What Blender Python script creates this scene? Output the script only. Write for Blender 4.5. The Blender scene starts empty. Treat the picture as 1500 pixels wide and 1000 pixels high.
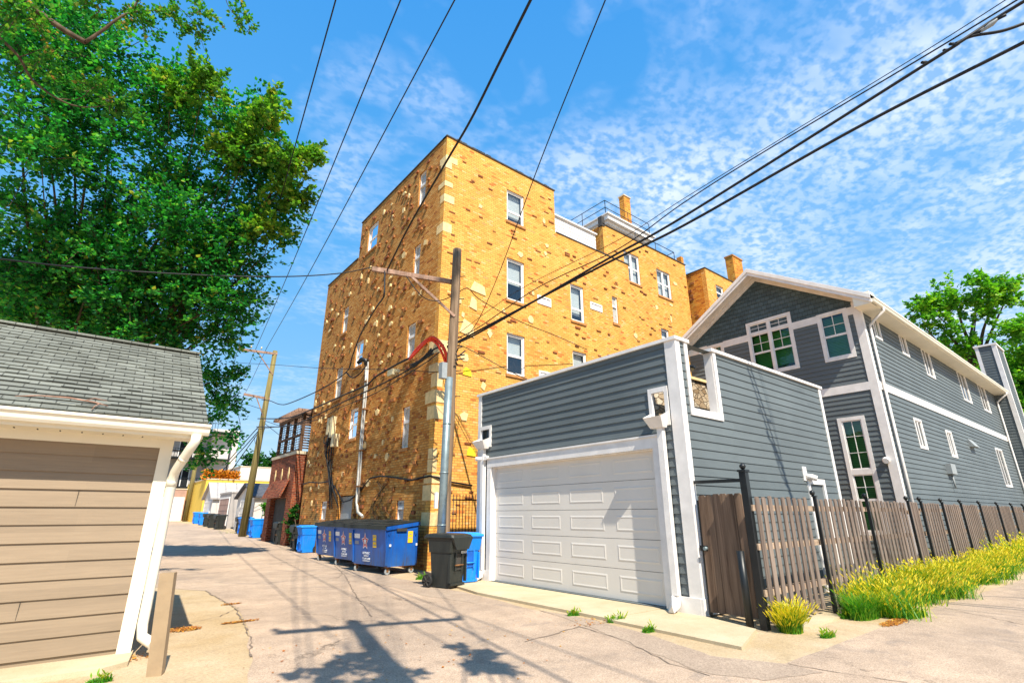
import bpy, math, random
import numpy as np
from mathutils import Vector
random.seed(7); RNG = np.random.default_rng(11)
S = bpy.context.scene
COL = S.collection
# ------------------------------------------------------------------ camera
YAW, PIT, ROL, FPX, H = math.radians(38.8487), math.radians(18.7414), math.radians(-0.1107), 748.08, 1.5
cf = Vector((math.sin(YAW)*math.cos(PIT), math.cos(YAW)*math.cos(PIT), math.sin(PIT)))
r0 = Vector((math.cos(YAW), -math.sin(YAW), 0)); u0_ = r0.cross(cf)
cr = r0*math.cos(ROL)+u0_*math.sin(ROL); cu = cr.cross(cf)
CAM = Vector((0, 0, H))
cd = bpy.data.cameras.new('camera'); cam = bpy.data.objects.new('camera', cd); COL.objects.link(cam)
from mathutils import Matrix
cam.matrix_world = Matrix(((cr.x, cu.x, -cf.x, 0), (cr.y, cu.y, -cf.y, 0), (cr.z, cu.z, -cf.z, H), (0, 0, 0, 1)))
cd.sensor_width = 36; cd.lens = FPX/1500*36; cd.clip_end = 3000; cd.clip_start = .05
S.camera = cam
# survey helpers: the photograph's measured points turned into places on real planes
def ray(x, y): return (x-750)/FPX*cr-(y-500)/FPX*cu+cf
def onz(x, y, z=0):
    d = ray(x, y); return CAM+d*((z-H)/d.z)
def onx(x, y, X):
    d = ray(x, y); return CAM+d*(X/d.x)
def ony(x, y, Y):
    d = ray(x, y); return CAM+d*(Y/d.y)
def at(x, y, dep): return CAM+ray(x, y)*dep
def gz(y): return 0.02*max(0, y-22)
def gpt(x, y):
    z = 0
    for i in range(60):
        P = onz(x, y, z); z = .5*z+.5*min(3, gz(P.y))
    return P
# ------------------------------------------------------------------ world, sun
SAZ, SEL = math.radians(194.5), math.radians(50)
W = bpy.data.worlds.new('World'); S.world = W; W.use_nodes = True
nt = W.node_tree; nt.nodes.clear(); L = nt.links.new
out = nt.nodes.new('ShaderNodeOutputWorld'); bg = nt.nodes.new('ShaderNodeBackground'); L(bg.outputs[0], out.inputs[0])
sky = nt.nodes.new('ShaderNodeTexSky'); sky.sky_type = 'NISHITA'; sky.sun_disc = False
sky.sun_elevation = SEL; sky.sun_rotation = SAZ; sky.air_density = 1.0; sky.dust_density = .8; sky.ozone_density = 2.0
hs = nt.nodes.new('ShaderNodeHueSaturation'); hs.inputs['Saturation'].default_value = 1.5; hs.inputs['Value'].default_value = 1.6; hs.inputs['Hue'].default_value = .49
L(sky.outputs[0], hs.inputs['Color'])
tc = nt.nodes.new('ShaderNodeTexCoord'); sx = nt.nodes.new('ShaderNodeSeparateXYZ'); L(tc.outputs['Generated'], sx.inputs[0])
def wm(op, a, b=None, c=None, clamp=False):
    n = nt.nodes.new('ShaderNodeMath'); n.operation = op; n.use_clamp = clamp
    for i, v in enumerate((a, b, c)):
        if v is None: continue
        if isinstance(v, (int, float)): n.inputs[i].default_value = v
        else: L(v, n.inputs[i])
    return n.outputs[0]
zz = wm('ADD', wm('MAXIMUM', sx.outputs[2], 0.0), 0.10)
cx = nt.nodes.new('ShaderNodeCombineXYZ'); L(wm('DIVIDE', sx.outputs[0], zz), cx.inputs[0]); L(wm('DIVIDE', sx.outputs[1], zz), cx.inputs[1])
def wnoise(scale, det, rough, dist=0, off=0):
    n = nt.nodes.new('ShaderNodeTexNoise'); n.inputs['Scale'].default_value = scale; n.inputs['Detail'].default_value = det
    n.inputs['Roughness'].default_value = rough; n.inputs['Distortion'].default_value = dist
    m = nt.nodes.new('ShaderNodeMapping'); m.inputs['Location'].default_value = (off, off*.7, 0); m.inputs['Scale'].default_value = (1, 1.25, 1); m.inputs['Rotation'].default_value = (0, 0, .5)
    L(cx.outputs[0], m.inputs[0]); L(m.outputs[0], n.inputs['Vector']); return n.outputs[0]
cell = wm('ADD', wm('MULTIPLY', wnoise(38, 2, .5, .1), .55), wm('MULTIPLY', wnoise(15, 3, .55, .3, 9.1), .45))
big = wnoise(1.7, 4, .6, .5, 3.7); mid_ = wnoise(4.5, 3, .6, .4, 6.2)
cov = wm('MULTIPLY_ADD', big, 1.9, -.63)
cov = wm('ADD', cov, wm('MULTIPLY_ADD', mid_, .9, -.45))
cov = wm('ADD', cov, wm('MULTIPLY_ADD', sx.outputs[0], .85, wm('MULTIPLY_ADD', sx.outputs[2], -.25, -.33)), clamp=True)
puff = wm('MULTIPLY', wm('SUBTRACT', cell, .42), 7.0, clamp=True)
fac = wm('MULTIPLY', cov, wm('MULTIPLY_ADD', puff, .60, .25))
fac = wm('MULTIPLY', fac, .95)
lowf = wm('MULTIPLY', wm('SUBTRACT', sx.outputs[2], .03), 4.5, clamp=True)
fac = wm('MULTIPLY', fac, lowf)
mx = nt.nodes.new('ShaderNodeMix'); mx.data_type = 'RGBA'; L(fac, mx.inputs['Factor'])
gr = nt.nodes.new('ShaderNodeValToRGB'); L(wm('MAXIMUM', sx.outputs[2], 0.0), gr.inputs[0])
while len(gr.color_ramp.elements) > 1: gr.color_ramp.elements.remove(gr.color_ramp.elements[0])
gr.color_ramp.elements[0].position = 0; gr.color_ramp.elements[0].color = (.66, .82, .94, 1)
for p_, c_ in ((.22, (.27, .58, .93)), (.5, (.12, .45, .92)), (.85, (.06, .34, .86))):
    e_ = gr.color_ramp.elements.new(p_); e_.color = (*c_, 1)
vs = nt.nodes.new('ShaderNodeVectorMath'); vs.operation = 'SCALE'; L(gr.outputs[0], vs.inputs[0]); vs.inputs['Scale'].default_value = 7.6
m2 = nt.nodes.new('ShaderNodeMix'); m2.data_type = 'RGBA'; m2.inputs['Factor'].default_value = .9; L(hs.outputs[0], m2.inputs[6]); L(vs.outputs[0], m2.inputs[7]); L(m2.outputs[2], mx.inputs[6])
mx.inputs[7].default_value = (7.6, 8.2, 9.4, 1)
L(mx.outputs[2], bg.inputs[0]); bg.inputs[1].default_value = .085
sd = bpy.data.lights.new('sun', 'SUN'); sd.energy = 5.0; sd.angle = math.radians(.5); sd.color = (1, .93, .80)
so = bpy.data.objects.new('sun', sd); COL.objects.link(so); so.location = (0, -10, 40)
sdir = Vector((math.sin(SAZ)*math.cos(SEL), math.cos(SAZ)*math.cos(SEL), math.sin(SEL)))
so.rotation_euler = sdir.to_track_quat('Z', 'Y').to_euler()
S.view_settings.view_transform = 'Standard'; S.view_settings.look = 'None'; S.view_settings.exposure = .74; S.view_settings.gamma = 1
# ------------------------------------------------------------------ materials
class MT:
    def __init__(s, name, rough=.8, spec=.5, metal=0):
        s.m = bpy.data.materials.new(name); s.m.use_nodes = True; s.t = s.m.node_tree; s.b = s.t.nodes['Principled BSDF']
        s.b.inputs['Roughness'].default_value = rough; s.b.inputs['Specular IOR Level'].default_value = spec; s.b.inputs['Metallic'].default_value = metal
    def n(s, ty, **k):
        x = s.t.nodes.new(ty)
        for a, v in k.items():
            if hasattr(x, a): setattr(x, a, v)
            else: x.inputs[a.replace('_', ' ')].default_value = v
        return x
    def l(s, a, b): s.t.links.new(a, b)
    def co(s, kind='Object', scale=(1, 1, 1), rot=0, loc=(0, 0, 0)):
        c = s.n('ShaderNodeTexCoord'); m = s.n('ShaderNodeMapping'); m.inputs['Scale'].default_value = scale; m.inputs['Rotation'].default_value = (0, 0, rot); m.inputs['Location'].default_value = loc
        s.l(c.outputs[kind], m.inputs[0]); return m.outputs[0]
    def noise(s, v, scale, det=3, rough=.6, dist=0):
        x = s.n('ShaderNodeTexNoise', Scale=scale, Detail=det, Roughness=rough, Distortion=dist); s.l(v, x.inputs['Vector']); return x.outputs[0]
    def ramp(s, f, stops, const=False):
        r = s.n('ShaderNodeValToRGB'); cr_ = r.color_ramp
        if const: cr_.interpolation = 'CONSTANT'
        while len(cr_.elements) < len(stops): cr_.elements.new(.5)
        for e, (p, c) in zip(cr_.elements, stops): e.position = p; e.color = (c[0], c[1], c[2], 1) if not isinstance(c, (int, float)) else (c, c, c, 1)
        s.l(f, r.inputs[0]); return r.outputs[0]
    def mix(s, f, a, b, bl='MIX'):
        x = s.n('ShaderNodeMix'); x.data_type = 'RGBA'; x.blend_type = bl
        for i, v in ((0, f), (6, a), (7, b)):
            if isinstance(v, (int, float)): x.inputs[i].default_value = v if i == 0 else (v, v, v, 1)
            elif isinstance(v, tuple): x.inputs[i].default_value = (*v[:3], 1)
            else: s.l(v, x.inputs[i])
        return x.outputs[2]
    def math(s, op, a, b=0, clamp=False):
        x = s.n('ShaderNodeMath'); x.operation = op; x.use_clamp = clamp
        for i, v in ((0, a), (1, b)):
            if isinstance(v, (int, float)): x.inputs[i].default_value = v
            else: s.l(v, x.inputs[i])
        return x.outputs[0]
    def base(s, c):
        if isinstance(c, tuple): s.b.inputs['Base Color'].default_value = (*c[:3], 1)
        else: s.l(c, s.b.inputs['Base Color'])
        return s
    def bump(s, h, strength=.4, dist=.02):
        x = s.n('ShaderNodeBump'); x.inputs['Strength'].default_value = strength; x.inputs['Distance'].default_value = dist
        s.l(h, x.inputs['Height']); s.l(x.outputs[0], s.b.inputs['Normal']); return s
def sc(c, k): return tuple(min(1, v*k) for v in c)
def plain(name, c, rough=.7, var=.15, scale=4, bump=.1, bscale=40, metal=0, spec=.4, coord='Object'):
    M = MT(name, rough, spec, metal); v = M.co(coord)
    M.base(M.mix(M.ramp(M.noise(v, scale, 5), [(.3, 0), (.7, 1)]), sc(c, 1-var), sc(c, 1+var)))
    if bump: M.bump(M.noise(v, bscale, 3), bump, .01)
    return M.m
def brickmat(name, stops, mortar, bw=.215, bh=.082, ms=.011, stain=(.25, .16, .08), sfac=.35, bump=.6, rough=.9):
    M = MT(name, rough, .2); v = M.co('UV')
    wv = M.n('ShaderNodeTexNoise', Scale=7.0, Detail=2.0); M.l(v, wv.inputs['Vector'])
    vm = M.n('ShaderNodeVectorMath'); vm.operation = 'MULTIPLY_ADD'; M.l(wv.outputs['Color'], vm.inputs[0]); vm.inputs[1].default_value = (.018, .018, 0); M.l(v, vm.inputs[2]); vv = vm.outputs[0]
    def bt(c1, c2, mo):
        x = M.n('ShaderNodeTexBrick'); x.offset = .5; x.inputs['Scale'].default_value = 1; x.inputs['Brick Width'].default_value = bw; x.inputs['Row Height'].default_value = bh
        x.inputs['Mortar Size'].default_value = ms; x.inputs['Mortar Smooth'].default_value = .3; x.inputs['Bias'].default_value = 0
        x.inputs['Color1'].default_value = (c1,)*3+(1,); x.inputs['Color2'].default_value = (c2,)*3+(1,); x.inputs['Mortar'].default_value = (mo,)*3+(1,)
        M.l(vv, x.inputs['Vector']); return x
    b = bt(0, 1, .5)
    col = M.ramp(b.outputs['Color'], stops)
    col = M.mix(b.outputs['Fac'], col, mortar)
    n1 = M.noise(v, .35, 5, .65, .4); n2 = M.noise(v, 14, 4, .7)
    col = M.mix(M.math('MULTIPLY', M.ramp(n1, [(.48, 0), (.75, 1)]), sfac), col, stain)
    col = M.mix(.55, col, M.ramp(n2, [(.25, .62), (.75, 1.25)]), 'MULTIPLY')
    n3 = M.noise(v, .9, 6, .7, .8); col = M.mix(.8, col, M.ramp(n3, [(.3, (.74, .70, .66)), (.5, (1, 1, 1)), (.72, (1.16, 1.2, 1.25))]), 'MULTIPLY')
    M.base(col)
    h = M.math('ADD', M.math('MULTIPLY', M.math('SUBTRACT', 1, b.outputs['Fac']), .6), M.math('MULTIPLY', n2, .5))
    h = M.math('ADD', h, M.math('MULTIPLY', b.outputs['Color'], .25))
    M.bump(h, bump, .02); return M.m
m = {}
yl = [(0, (.50, .13, .03)), (.03, (.62, .23, .045)), (.10, (.72, .34, .065)), (.5, (.75, .385, .078)), (.90, (.78, .43, .105)), (.97, (.78, .48, .19)), (1, (.68, .28, .08))]
m['brick'] = brickmat('yellow brick', yl, (.46, .20, .055), stain=(.62, .28, .07), sfac=.35, bump=.3)
m['brick_side'] = brickmat('shaded side brick', [(0, (.30, .08, .02)), (.12, (.48, .18, .03)), (.45, (.56, .25, .055)), (.75, (.62, .29, .07)), (1, (.64, .35, .11))], (.32, .14, .045), stain=(.28, .16, .045), sfac=.4, bump=.5)  # darker copy of the yellow brick, with grazing-light shade put into the colour
m['brick_orange_shade'] = brickmat('orange brick', [(0, (.35, .08, .012)), (.3, (.62, .22, .02)), (.7, (.72, .30, .03)), (1, (.70, .36, .06))], (.5, .26, .08), stain=(.2, .06, .02), sfac=.4)  # chimney brick, also the painted shade of some alley-facing walls
m['brick_red'] = brickmat('red brick', [(0, (.12, .018, .008)), (.5, (.24, .04, .015)), (1, (.36, .09, .03))], (.26, .16, .10), stain=(.1, .04, .02), sfac=.3)
m['brick_pale'] = brickmat('pale brick', [(0, (.5, .36, .2)), (.5, (.62, .48, .3)), (1, (.7, .55, .36))], (.55, .45, .33), sfac=.2)
m['knob'] = plain('protruding brick', (.24, .075, .025), .9, .5, 3, .4, 30)  # dark tone takes in the shadow each protruding brick throws
m['knob_y'] = plain('protruding yellow brick', (.34, .135, .04), .9, .3, 3, .4, 30)
m['stone'] = plain('cream limestone', (.74, .54, .26), .85, .2, 5, .5, 14)
m['stone_y'] = plain('yellow painted stone', (.80, .62, .02), .8, .12, 5, .3, 14)
m['soldier'] = plain('sill brick', (.44, .20, .06), .9, .3, 9, .4, 30)
m['concrete'] = plain('pale concrete', (.55, .46, .33), .9, .12, 1.3, .3, 50)
m['tar'] = plain('roof tar', (.05, .045, .04), .8, .3, 3, .3, 10)
def siding(name, c, grain=True, streak=.12, jl=3.6, ex=.15):
    M = MT(name, .6, .35); v = M.co('UV', (1.2, 22, 1)); w = M.co('UV')
    g = M.noise(v, 2.2, 5, .65); n = M.noise(w, .6, 4)
    c1 = M.mix(M.ramp(n, [(.3, 0), (.7, 1)]), sc(c, 1-streak), sc(c, 1+streak))
    b = M.n('ShaderNodeTexBrick'); b.offset = .37; b.inputs['Scale'].default_value = 1; b.inputs['Brick Width'].default_value = jl; b.inputs['Row Height'].default_value = ex*1.0
    b.inputs['Mortar Size'].default_value = .0; b.inputs['Color1'].default_value = (.93,)*3+(1,); b.inputs['Color2'].default_value = (1.07,)*3+(1,); M.l(w, b.inputs['Vector'])
    c1 = M.mix(1.0, c1, b.outputs['Color'], 'MULTIPLY')
    c1 = M.mix(.35, c1, M.ramp(g, [(.3, .75), (.7, 1.2)]), 'MULTIPLY')
    M.base(c1); M.bump(g, .25, .006); return M.m
m['gray'] = siding('slate gray lap siding', (.115, .135, .14), streak=.10)
m['tan'] = siding('tan lap siding', (.285, .21, .138), ex=.19, streak=.05)
m['white'] = plain('white painted trim', (.78, .74, .70), .5, .10, 3.5, .12, 30)
m['cream'] = plain('cream aluminium trim', (.82, .76, .62), .45, .05, 2, .05, 20)
m['doorw'] = plain('white steel door', (.70, .65, .585), .45, .03, 1.5, .03, 50)
def shake(name, c, w, h, dark=.35):
    M = MT(name, .85, .25); v = M.co('UV')
    x = M.n('ShaderNodeTexBrick'); x.offset = .5; x.inputs['Scale'].default_value = 1; x.inputs['Brick Width'].default_value = w; x.inputs['Row Height'].default_value = h
    x.inputs['Mortar Size'].default_value = .006; x.inputs['Mortar Smooth'].default_value = .1; x.inputs['Bias'].default_value = 0
    x.inputs['Color1'].default_value = (.82,)*3+(1,); x.inputs['Color2'].default_value = (1.14,)*3+(1,); x.inputs['Mortar'].default_value = (dark,)*3+(1,); M.l(v, x.inputs['Vector'])
    n = M.noise(v, 60, 4, .7); n2 = M.noise(v, .9, 4)
    c1 = M.mix(M.ramp(n2, [(.3, 0), (.7, 1)]), sc(c, .82), sc(c, 1.15))
    c1 = M.mix(1, c1, x.outputs['Color'], 'MULTIPLY'); c1 = M.mix(.5, c1, M.ramp(n, [(.25, .55), (.75, 1.4)]), 'MULTIPLY')
    M.base(c1); M.bump(M.math('ADD', M.math('SUBTRACT', 1, x.outputs['Fac']), M.math('MULTIPLY', n, .35)), .5, .012); return M.m
m['shingle'] = shake('asphalt roof shingle', (.19, .195, .165), .22, .125)
m['shakes'] = shake('slate gray wall shingle', (.08, .115, .125), .17, .17, .4)
m['darkroof'] = shake('dark roof shingle', (.09, .095, .11), .3, .15)
m['steel'] = plain('galvanised conduit', (.25, .31, .32), .45, .2, 5, .15, 30, .55)
m['zinc'] = plain('pale zinc conduit', (.55, .52, .46), .45, .2, 5, .15, 30, .4)
m['black'] = plain('black painted steel', (.012, .014, .015), .4, .3, 5, .05, 30)
m['cable'] = plain('black cable sheath', (.008, .008, .009), .6, .2, 5, 0)
m['red'] = plain('red cable sheath', (.78, .045, .008), .45, .15, 5, 0)
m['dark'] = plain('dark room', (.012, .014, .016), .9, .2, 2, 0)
m['gray_box'] = plain('gray electrical box', (.30, .32, .32), .5, .1, 5, .05)
m['beige_box'] = plain('beige telecom box', (.66, .56, .34), .6, .12, 5, .05)
m['rust'] = plain('rusty steel', (.22, .10, .035), .85, .4, 9, .3)
m['bronze'] = plain('brown painted wood', (.10, .05, .025), .7, .3, 6, .2)
m['yellowp'] = plain('yellow painted brick', (.80, .52, .07), .85, .08, 1, .3, 12)
m['pink'] = plain('brown pink stucco', (.42, .26, .20), .9, .15, 1.5, .2, 12)
m['lightwall'] = plain('pale render', (.62, .56, .50), .9, .1, 1.2, .2, 12)
m['gwall'] = plain('gray render', (.40, .36, .33), .9, .12, 1.2, .2, 12)
def wood(name, c, dark, rough=.85, s=(14, 14, .7), streak=.8):
    M = MT(name, rough, .2); v = M.co('Object', s); w = M.co('Object'); g = M.noise(v, 1.0, 6, .7, .6); k = M.noise(w, 1.6, 3); k2 = M.noise(M.co('Object', (9, 9, .3)), 1, 1)
    c1 = M.mix(M.ramp(g, [(.32, 0), (.68, 1)]), dark, c); c1 = M.mix(M.ramp(k, [(.4, 0), (.8, .5)]), c1, sc(c, .55)); c1 = M.mix(.7, c1, M.ramp(k2, [(.3, .6), (.7, 1.25)]), 'MULTIPLY')
    M.base(c1); M.bump(g, .5, .006); return M.m
m['fence'] = wood('weathered cedar', (.29, .225, .18), (.11, .075, .06))
m['gatewood'] = wood('weathered brown cedar', (.30, .20, .135), (.10, .06, .04))
m['rail'] = wood('pale fence rail', (.50, .38, .27), (.28, .18, .12), s=(.7, 14, 14))
m['pole'] = wood('weathered pole wood', (.36, .25, .16), (.10, .06, .035), s=(22, 22, .5))
m['pole2'] = wood('greenish pole wood', (.30, .24, .09), (.14, .11, .04), s=(18, 18, .5))
m['arm'] = wood('reddish crossarm wood', (.46, .30, .22), (.22, .12, .08), s=(.7, 14, 14))
m['board'] = plain('tan painted board', (.34, .24, .14), .6, .1, 5, .25, 20)
m['twig'] = wood('bark', (.16, .11, .07), (.05, .035, .02), s=(10, 10, 2))
m['drytwig'] = wood('dry twig', (.42, .24, .17), (.20, .11, .07), s=(10, 10, 2))
def plastic(name, c, rough=.42):
    M = MT(name, rough, .5); v = M.co(); n = M.noise(v, 2.5, 5, .7); n2 = M.noise(M.co('Object', (9, 9, 1.2)), 2, 4)
    M.base(M.mix(M.math('MULTIPLY', M.ramp(n2, [(.5, 0), (.8, 1)]), .28 if c[2] > .1 else .08), M.mix(n, sc(c, .85), sc(c, 1.1)), (.22, .19, .15)))
    M.l(M.ramp(n, [(.2, rough-.08), (.8, rough+.2)]), M.b.inputs['Roughness']); return M.m
m['blue'] = plastic('blue cart plastic', (.0, .22, .80)); m['bluelid'] = plastic('blue lid plastic', (.01, .28, .85))
m['blackp'] = plastic('black cart plastic', (.018, .022, .020), .45)
m['tire'] = plain('rubber', (.02, .02, .02), .8, .2, 5, .1)
def dump():
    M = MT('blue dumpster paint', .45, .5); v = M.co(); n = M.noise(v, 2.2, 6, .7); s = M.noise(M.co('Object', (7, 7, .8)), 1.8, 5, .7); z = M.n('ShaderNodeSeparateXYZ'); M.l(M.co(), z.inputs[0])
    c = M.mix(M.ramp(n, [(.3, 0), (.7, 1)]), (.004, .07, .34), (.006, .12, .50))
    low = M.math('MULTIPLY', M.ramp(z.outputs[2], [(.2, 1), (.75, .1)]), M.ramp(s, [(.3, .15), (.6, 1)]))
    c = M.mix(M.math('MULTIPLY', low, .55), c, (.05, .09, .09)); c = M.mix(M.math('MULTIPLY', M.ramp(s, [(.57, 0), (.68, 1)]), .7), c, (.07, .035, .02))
    M.base(c); return M.m
m['dump'] = dump()
m['lid'] = plain('black dumpster lid', (.02, .022, .018), .6, .35, 3, .4, 9)
m['sticker_y'] = plain('yellow sticker', (.80, .52, .02), .5, .06, 20, 0)
m['sticker_w'] = plain('white sticker', (.75, .75, .75), .5, .1, 20, 0)
m['sticker_r'] = plain('red print', (.55, .02, .03), .5, .1, 20, 0)
m['sticker_g'] = plain('grey print', (.25, .27, .33), .5, .1, 20, 0)
m['terra'] = plain('terracotta pot', (.60, .10, .03), .7, .2, 5, .1)
m['blind'] = plain('white blind', (.62, .62, .60), .8, .06, 3, 0)
def blindm(name, c):
    M = MT(name, .8, .3); w = M.n('ShaderNodeTexWave'); w.wave_type = 'BANDS'; w.bands_direction = 'Z'; w.inputs['Scale'].default_value = 6; w.inputs['Distortion'].default_value = .3
    M.l(M.co(), w.inputs['Vector']); M.base(M.mix(w.outputs['Fac'], sc(c, .5), c)); return M.m
m['blind_g'] = blindm('green tinted blind', (.16, .26, .12)); m['blind_d'] = blindm('dark blind', (.10, .115, .09))
def glass(name, tint, refl=.3):
    M = MT(name); M.t.nodes.remove(M.b); o = M.t.nodes['Material Output']
    g = M.n('ShaderNodeBsdfGlossy'); g.inputs['Roughness'].default_value = .03; g.inputs['Color'].default_value = (.95, .97, 1, 1)
    t = M.n('ShaderNodeBsdfTransparent'); t.inputs['Color'].default_value = (*tint, 1); f = M.n('ShaderNodeLayerWeight'); f.inputs['Blend'].default_value = refl
    nb = M.n('ShaderNodeBump'); nb.inputs['Strength'].default_value = .06; nb.inputs['Distance'].default_value = .05; M.l(M.noise(M.co(), 2.2, 2), nb.inputs['Height']); M.l(nb.outputs[0], g.inputs['Normal'])
    x = M.n('ShaderNodeMixShader'); M.l(M.ramp(f.outputs['Fresnel'], [(0, refl), (1, 1)]), x.inputs[0]); M.l(t.outputs[0], x.inputs[1]); M.l(g.outputs[0], x.inputs[2]); M.l(x.outputs[0], o.inputs[0]); return M.m
m['glass'] = glass('window glass', (.80, .85, .86), .12); m['glass_g'] = glass('green window glass', (.42, .72, .52), .07)
m['frost'] = plain('frosted glass block', (.42, .40, .36), .35, .35, 9, .3, 14)
def asphalt():
    M = MT('old bleached asphalt', .92, .2); v = M.co(); a = M.noise(v, .35, 5, .6, .5); b = M.noise(v, 2.2, 6, .7); c = M.noise(v, 55, 3, .8); d = M.noise(v, 160, 2, .7)
    col = M.mix(M.ramp(a, [(.35, 0), (.65, 1)]), (.53, .385, .27), (.37, .275, .20)); col = M.mix(.6, col, M.ramp(b, [(.25, .62), (.75, 1.28)]), 'MULTIPLY')
    col = M.mix(.85, col, M.ramp(c, [(.30, .55), (.5, 1.0), (.72, 1.35)]), 'MULTIPLY'); col = M.mix(.7, col, M.ramp(d, [(.3, .6), (.7, 1.35)]), 'MULTIPLY')
    vo = M.n('ShaderNodeTexVoronoi'); vo.feature = 'DISTANCE_TO_EDGE'; vo.inputs['Scale'].default_value = .33
    vm = M.n('ShaderNodeVectorMath'); vm.operation = 'MULTIPLY_ADD'; wv = M.n('ShaderNodeTexNoise', Scale=1.3, Detail=6.0, Roughness=.7); M.l(v, wv.inputs['Vector']); M.l(wv.outputs['Color'], vm.inputs[0]); vm.inputs[1].default_value = (1.2, 1.2, 0); M.l(v, vm.inputs[2]); M.l(vm.outputs[0], vo.inputs['Vector'])
    ck = M.math('MULTIPLY', M.ramp(vo.outputs['Distance'], [(0, 1), (.006, 0)]), M.ramp(M.noise(v, .5, 3), [(.50, 0), (.60, .8)]))
    col = M.mix(M.math('MULTIPLY', M.ramp(M.noise(v, .9, 6, .75, 1.2), [(.56, 0), (.66, 1)]), .5), col, (.20, .165, .14))
    col = M.mix(M.math('MULTIPLY', M.ramp(M.noise(v, 130, 1, .5), [(.66, 0), (.70, 1)]), .6), col, (.10, .08, .07)); col = M.mix(M.math('MULTIPLY', M.ramp(M.noise(v, 95, 1, .5), [(.67, 0), (.71, 1)]), .6), col, (.75, .66, .55))
    col = M.mix(ck, col, (.07, .055, .04)); M.base(col)
    M.bump(M.math('ADD', c, M.math('MULTIPLY', d, .6)), .55, .008); return M.m
m['asphalt'] = asphalt()
def dirt():
    M = MT('sandy ground', .95, .15); v = M.co(); a = M.noise(v, .8, 6, .7); c = M.noise(v, 30, 5, .8)
    col = M.mix(M.ramp(a, [(.35, 0), (.65, 1)]), (.46, .33, .18), (.56, .43, .28)); col = M.mix(.7, col, M.ramp(c, [(.3, .6), (.7, 1.3)]), 'MULTIPLY'); col = M.mix(M.math('MULTIPLY', M.ramp(M.noise(v, 60, 1, .5), [(.62, 0), (.66, 1)]), .6), col, (.16, .12, .08)); col = M.mix(M.math('MULTIPLY', M.ramp(M.noise(v, 2.3, 6, .8), [(.52, 0), (.66, 1)]), .45), col, (.30, .22, .13)); M.base(col); M.bump(c, .5, .02); return M.m
m['dirt'] = dirt()
def conc():
    M = MT('worn concrete slab', .9, .2); v = M.co(); a = M.noise(v, 1.1, 6, .7); c = M.noise(v, 70, 3, .8)
    col = M.mix(M.ramp(a, [(.3, 0), (.7, 1)]), (.46, .36, .22), (.58, .49, .33)); col = M.mix(.5, col, M.ramp(c, [(.3, .7), (.7, 1.2)]), 'MULTIPLY'); M.base(col); M.bump(c, .3, .006); return M.m
m['slab'] = conc()
m['crack'] = plain('dark crack fill', (.20, .15, .11), .95, .3, 9, .2)
def leafm(name, stops, tr=.45):
    M = MT(name); M.t.nodes.remove(M.b); o = M.t.nodes['Material Output']; a = M.n('ShaderNodeAttribute'); a.attribute_name = 'rnd'
    c = M.ramp(a.outputs['Fac'], stops); d = M.n('ShaderNodeBsdfPrincipled'); d.inputs['Roughness'].default_value = .5; d.inputs['Specular IOR Level'].default_value = .35; M.l(c, d.inputs['Base Color'])
    t = M.n('ShaderNodeBsdfTranslucent'); M.l(M.mix(1, c, (1.3, 1.5, .6), 'MULTIPLY'), t.inputs['Color']); x = M.n('ShaderNodeMixShader'); x.inputs[0].default_value = tr
    M.l(d.outputs[0], x.inputs[1]); M.l(t.outputs[0], x.inputs[2]); M.l(x.outputs[0], o.inputs[0]); return M.m
m['maple'] = leafm('maple leaves', [(0, (.006, .075, .022)), (.35, (.015, .19, .04)), (.65, (.05, .33, .045)), (.93, (.20, .46, .05)), (1, (.42, .42, .06))])
m['maple_y'] = leafm('sunlit maple leaves', [(0, (.03, .12, .015)), (.5, (.12, .30, .025)), (.85, (.30, .42, .04)), (1, (.50, .45, .08))])  # brighter yellow-green copy of the maple leaves, sunlight put into the colour
m['locust'] = leafm('locust leaves', [(0, (.015, .10, .015)), (.6, (.06, .26, .02)), (.88, (.24, .36, .05)), (1, (.42, .22, .06))])
m['leafd'] = leafm('dark tree leaves', [(0, (.008, .05, .012)), (.6, (.025, .13, .02)), (1, (.10, .25, .03))])
m['leafb'] = leafm('bright tree leaves', [(0, (.04, .17, .015)), (.5, (.12, .36, .02)), (1, (.35, .52, .04))])
m['weed'] = leafm('foxtail grass', [(0, (.02, .15, .01)), (.3, (.09, .30, .012)), (.55, (.40, .46, .02)), (.8, (.84, .68, .03)), (1, (.88, .62, .10))], .3)
m['weedg'] = leafm('green grass', [(0, (.03, .16, .01)), (.6, (.10, .34, .015)), (1, (.45, .45, .03))], .35)
m['litter'] = leafm('dry leaf litter', [(0, (.25, .07, .015)), (.6, (.50, .18, .02)), (1, (.62, .36, .06))], .1)
m['flowers'] = leafm('orange flowers', [(0, (.10, .16, .01)), (.25, (.62, .20, .01)), (1, (.85, .35, .03))], .2)
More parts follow.
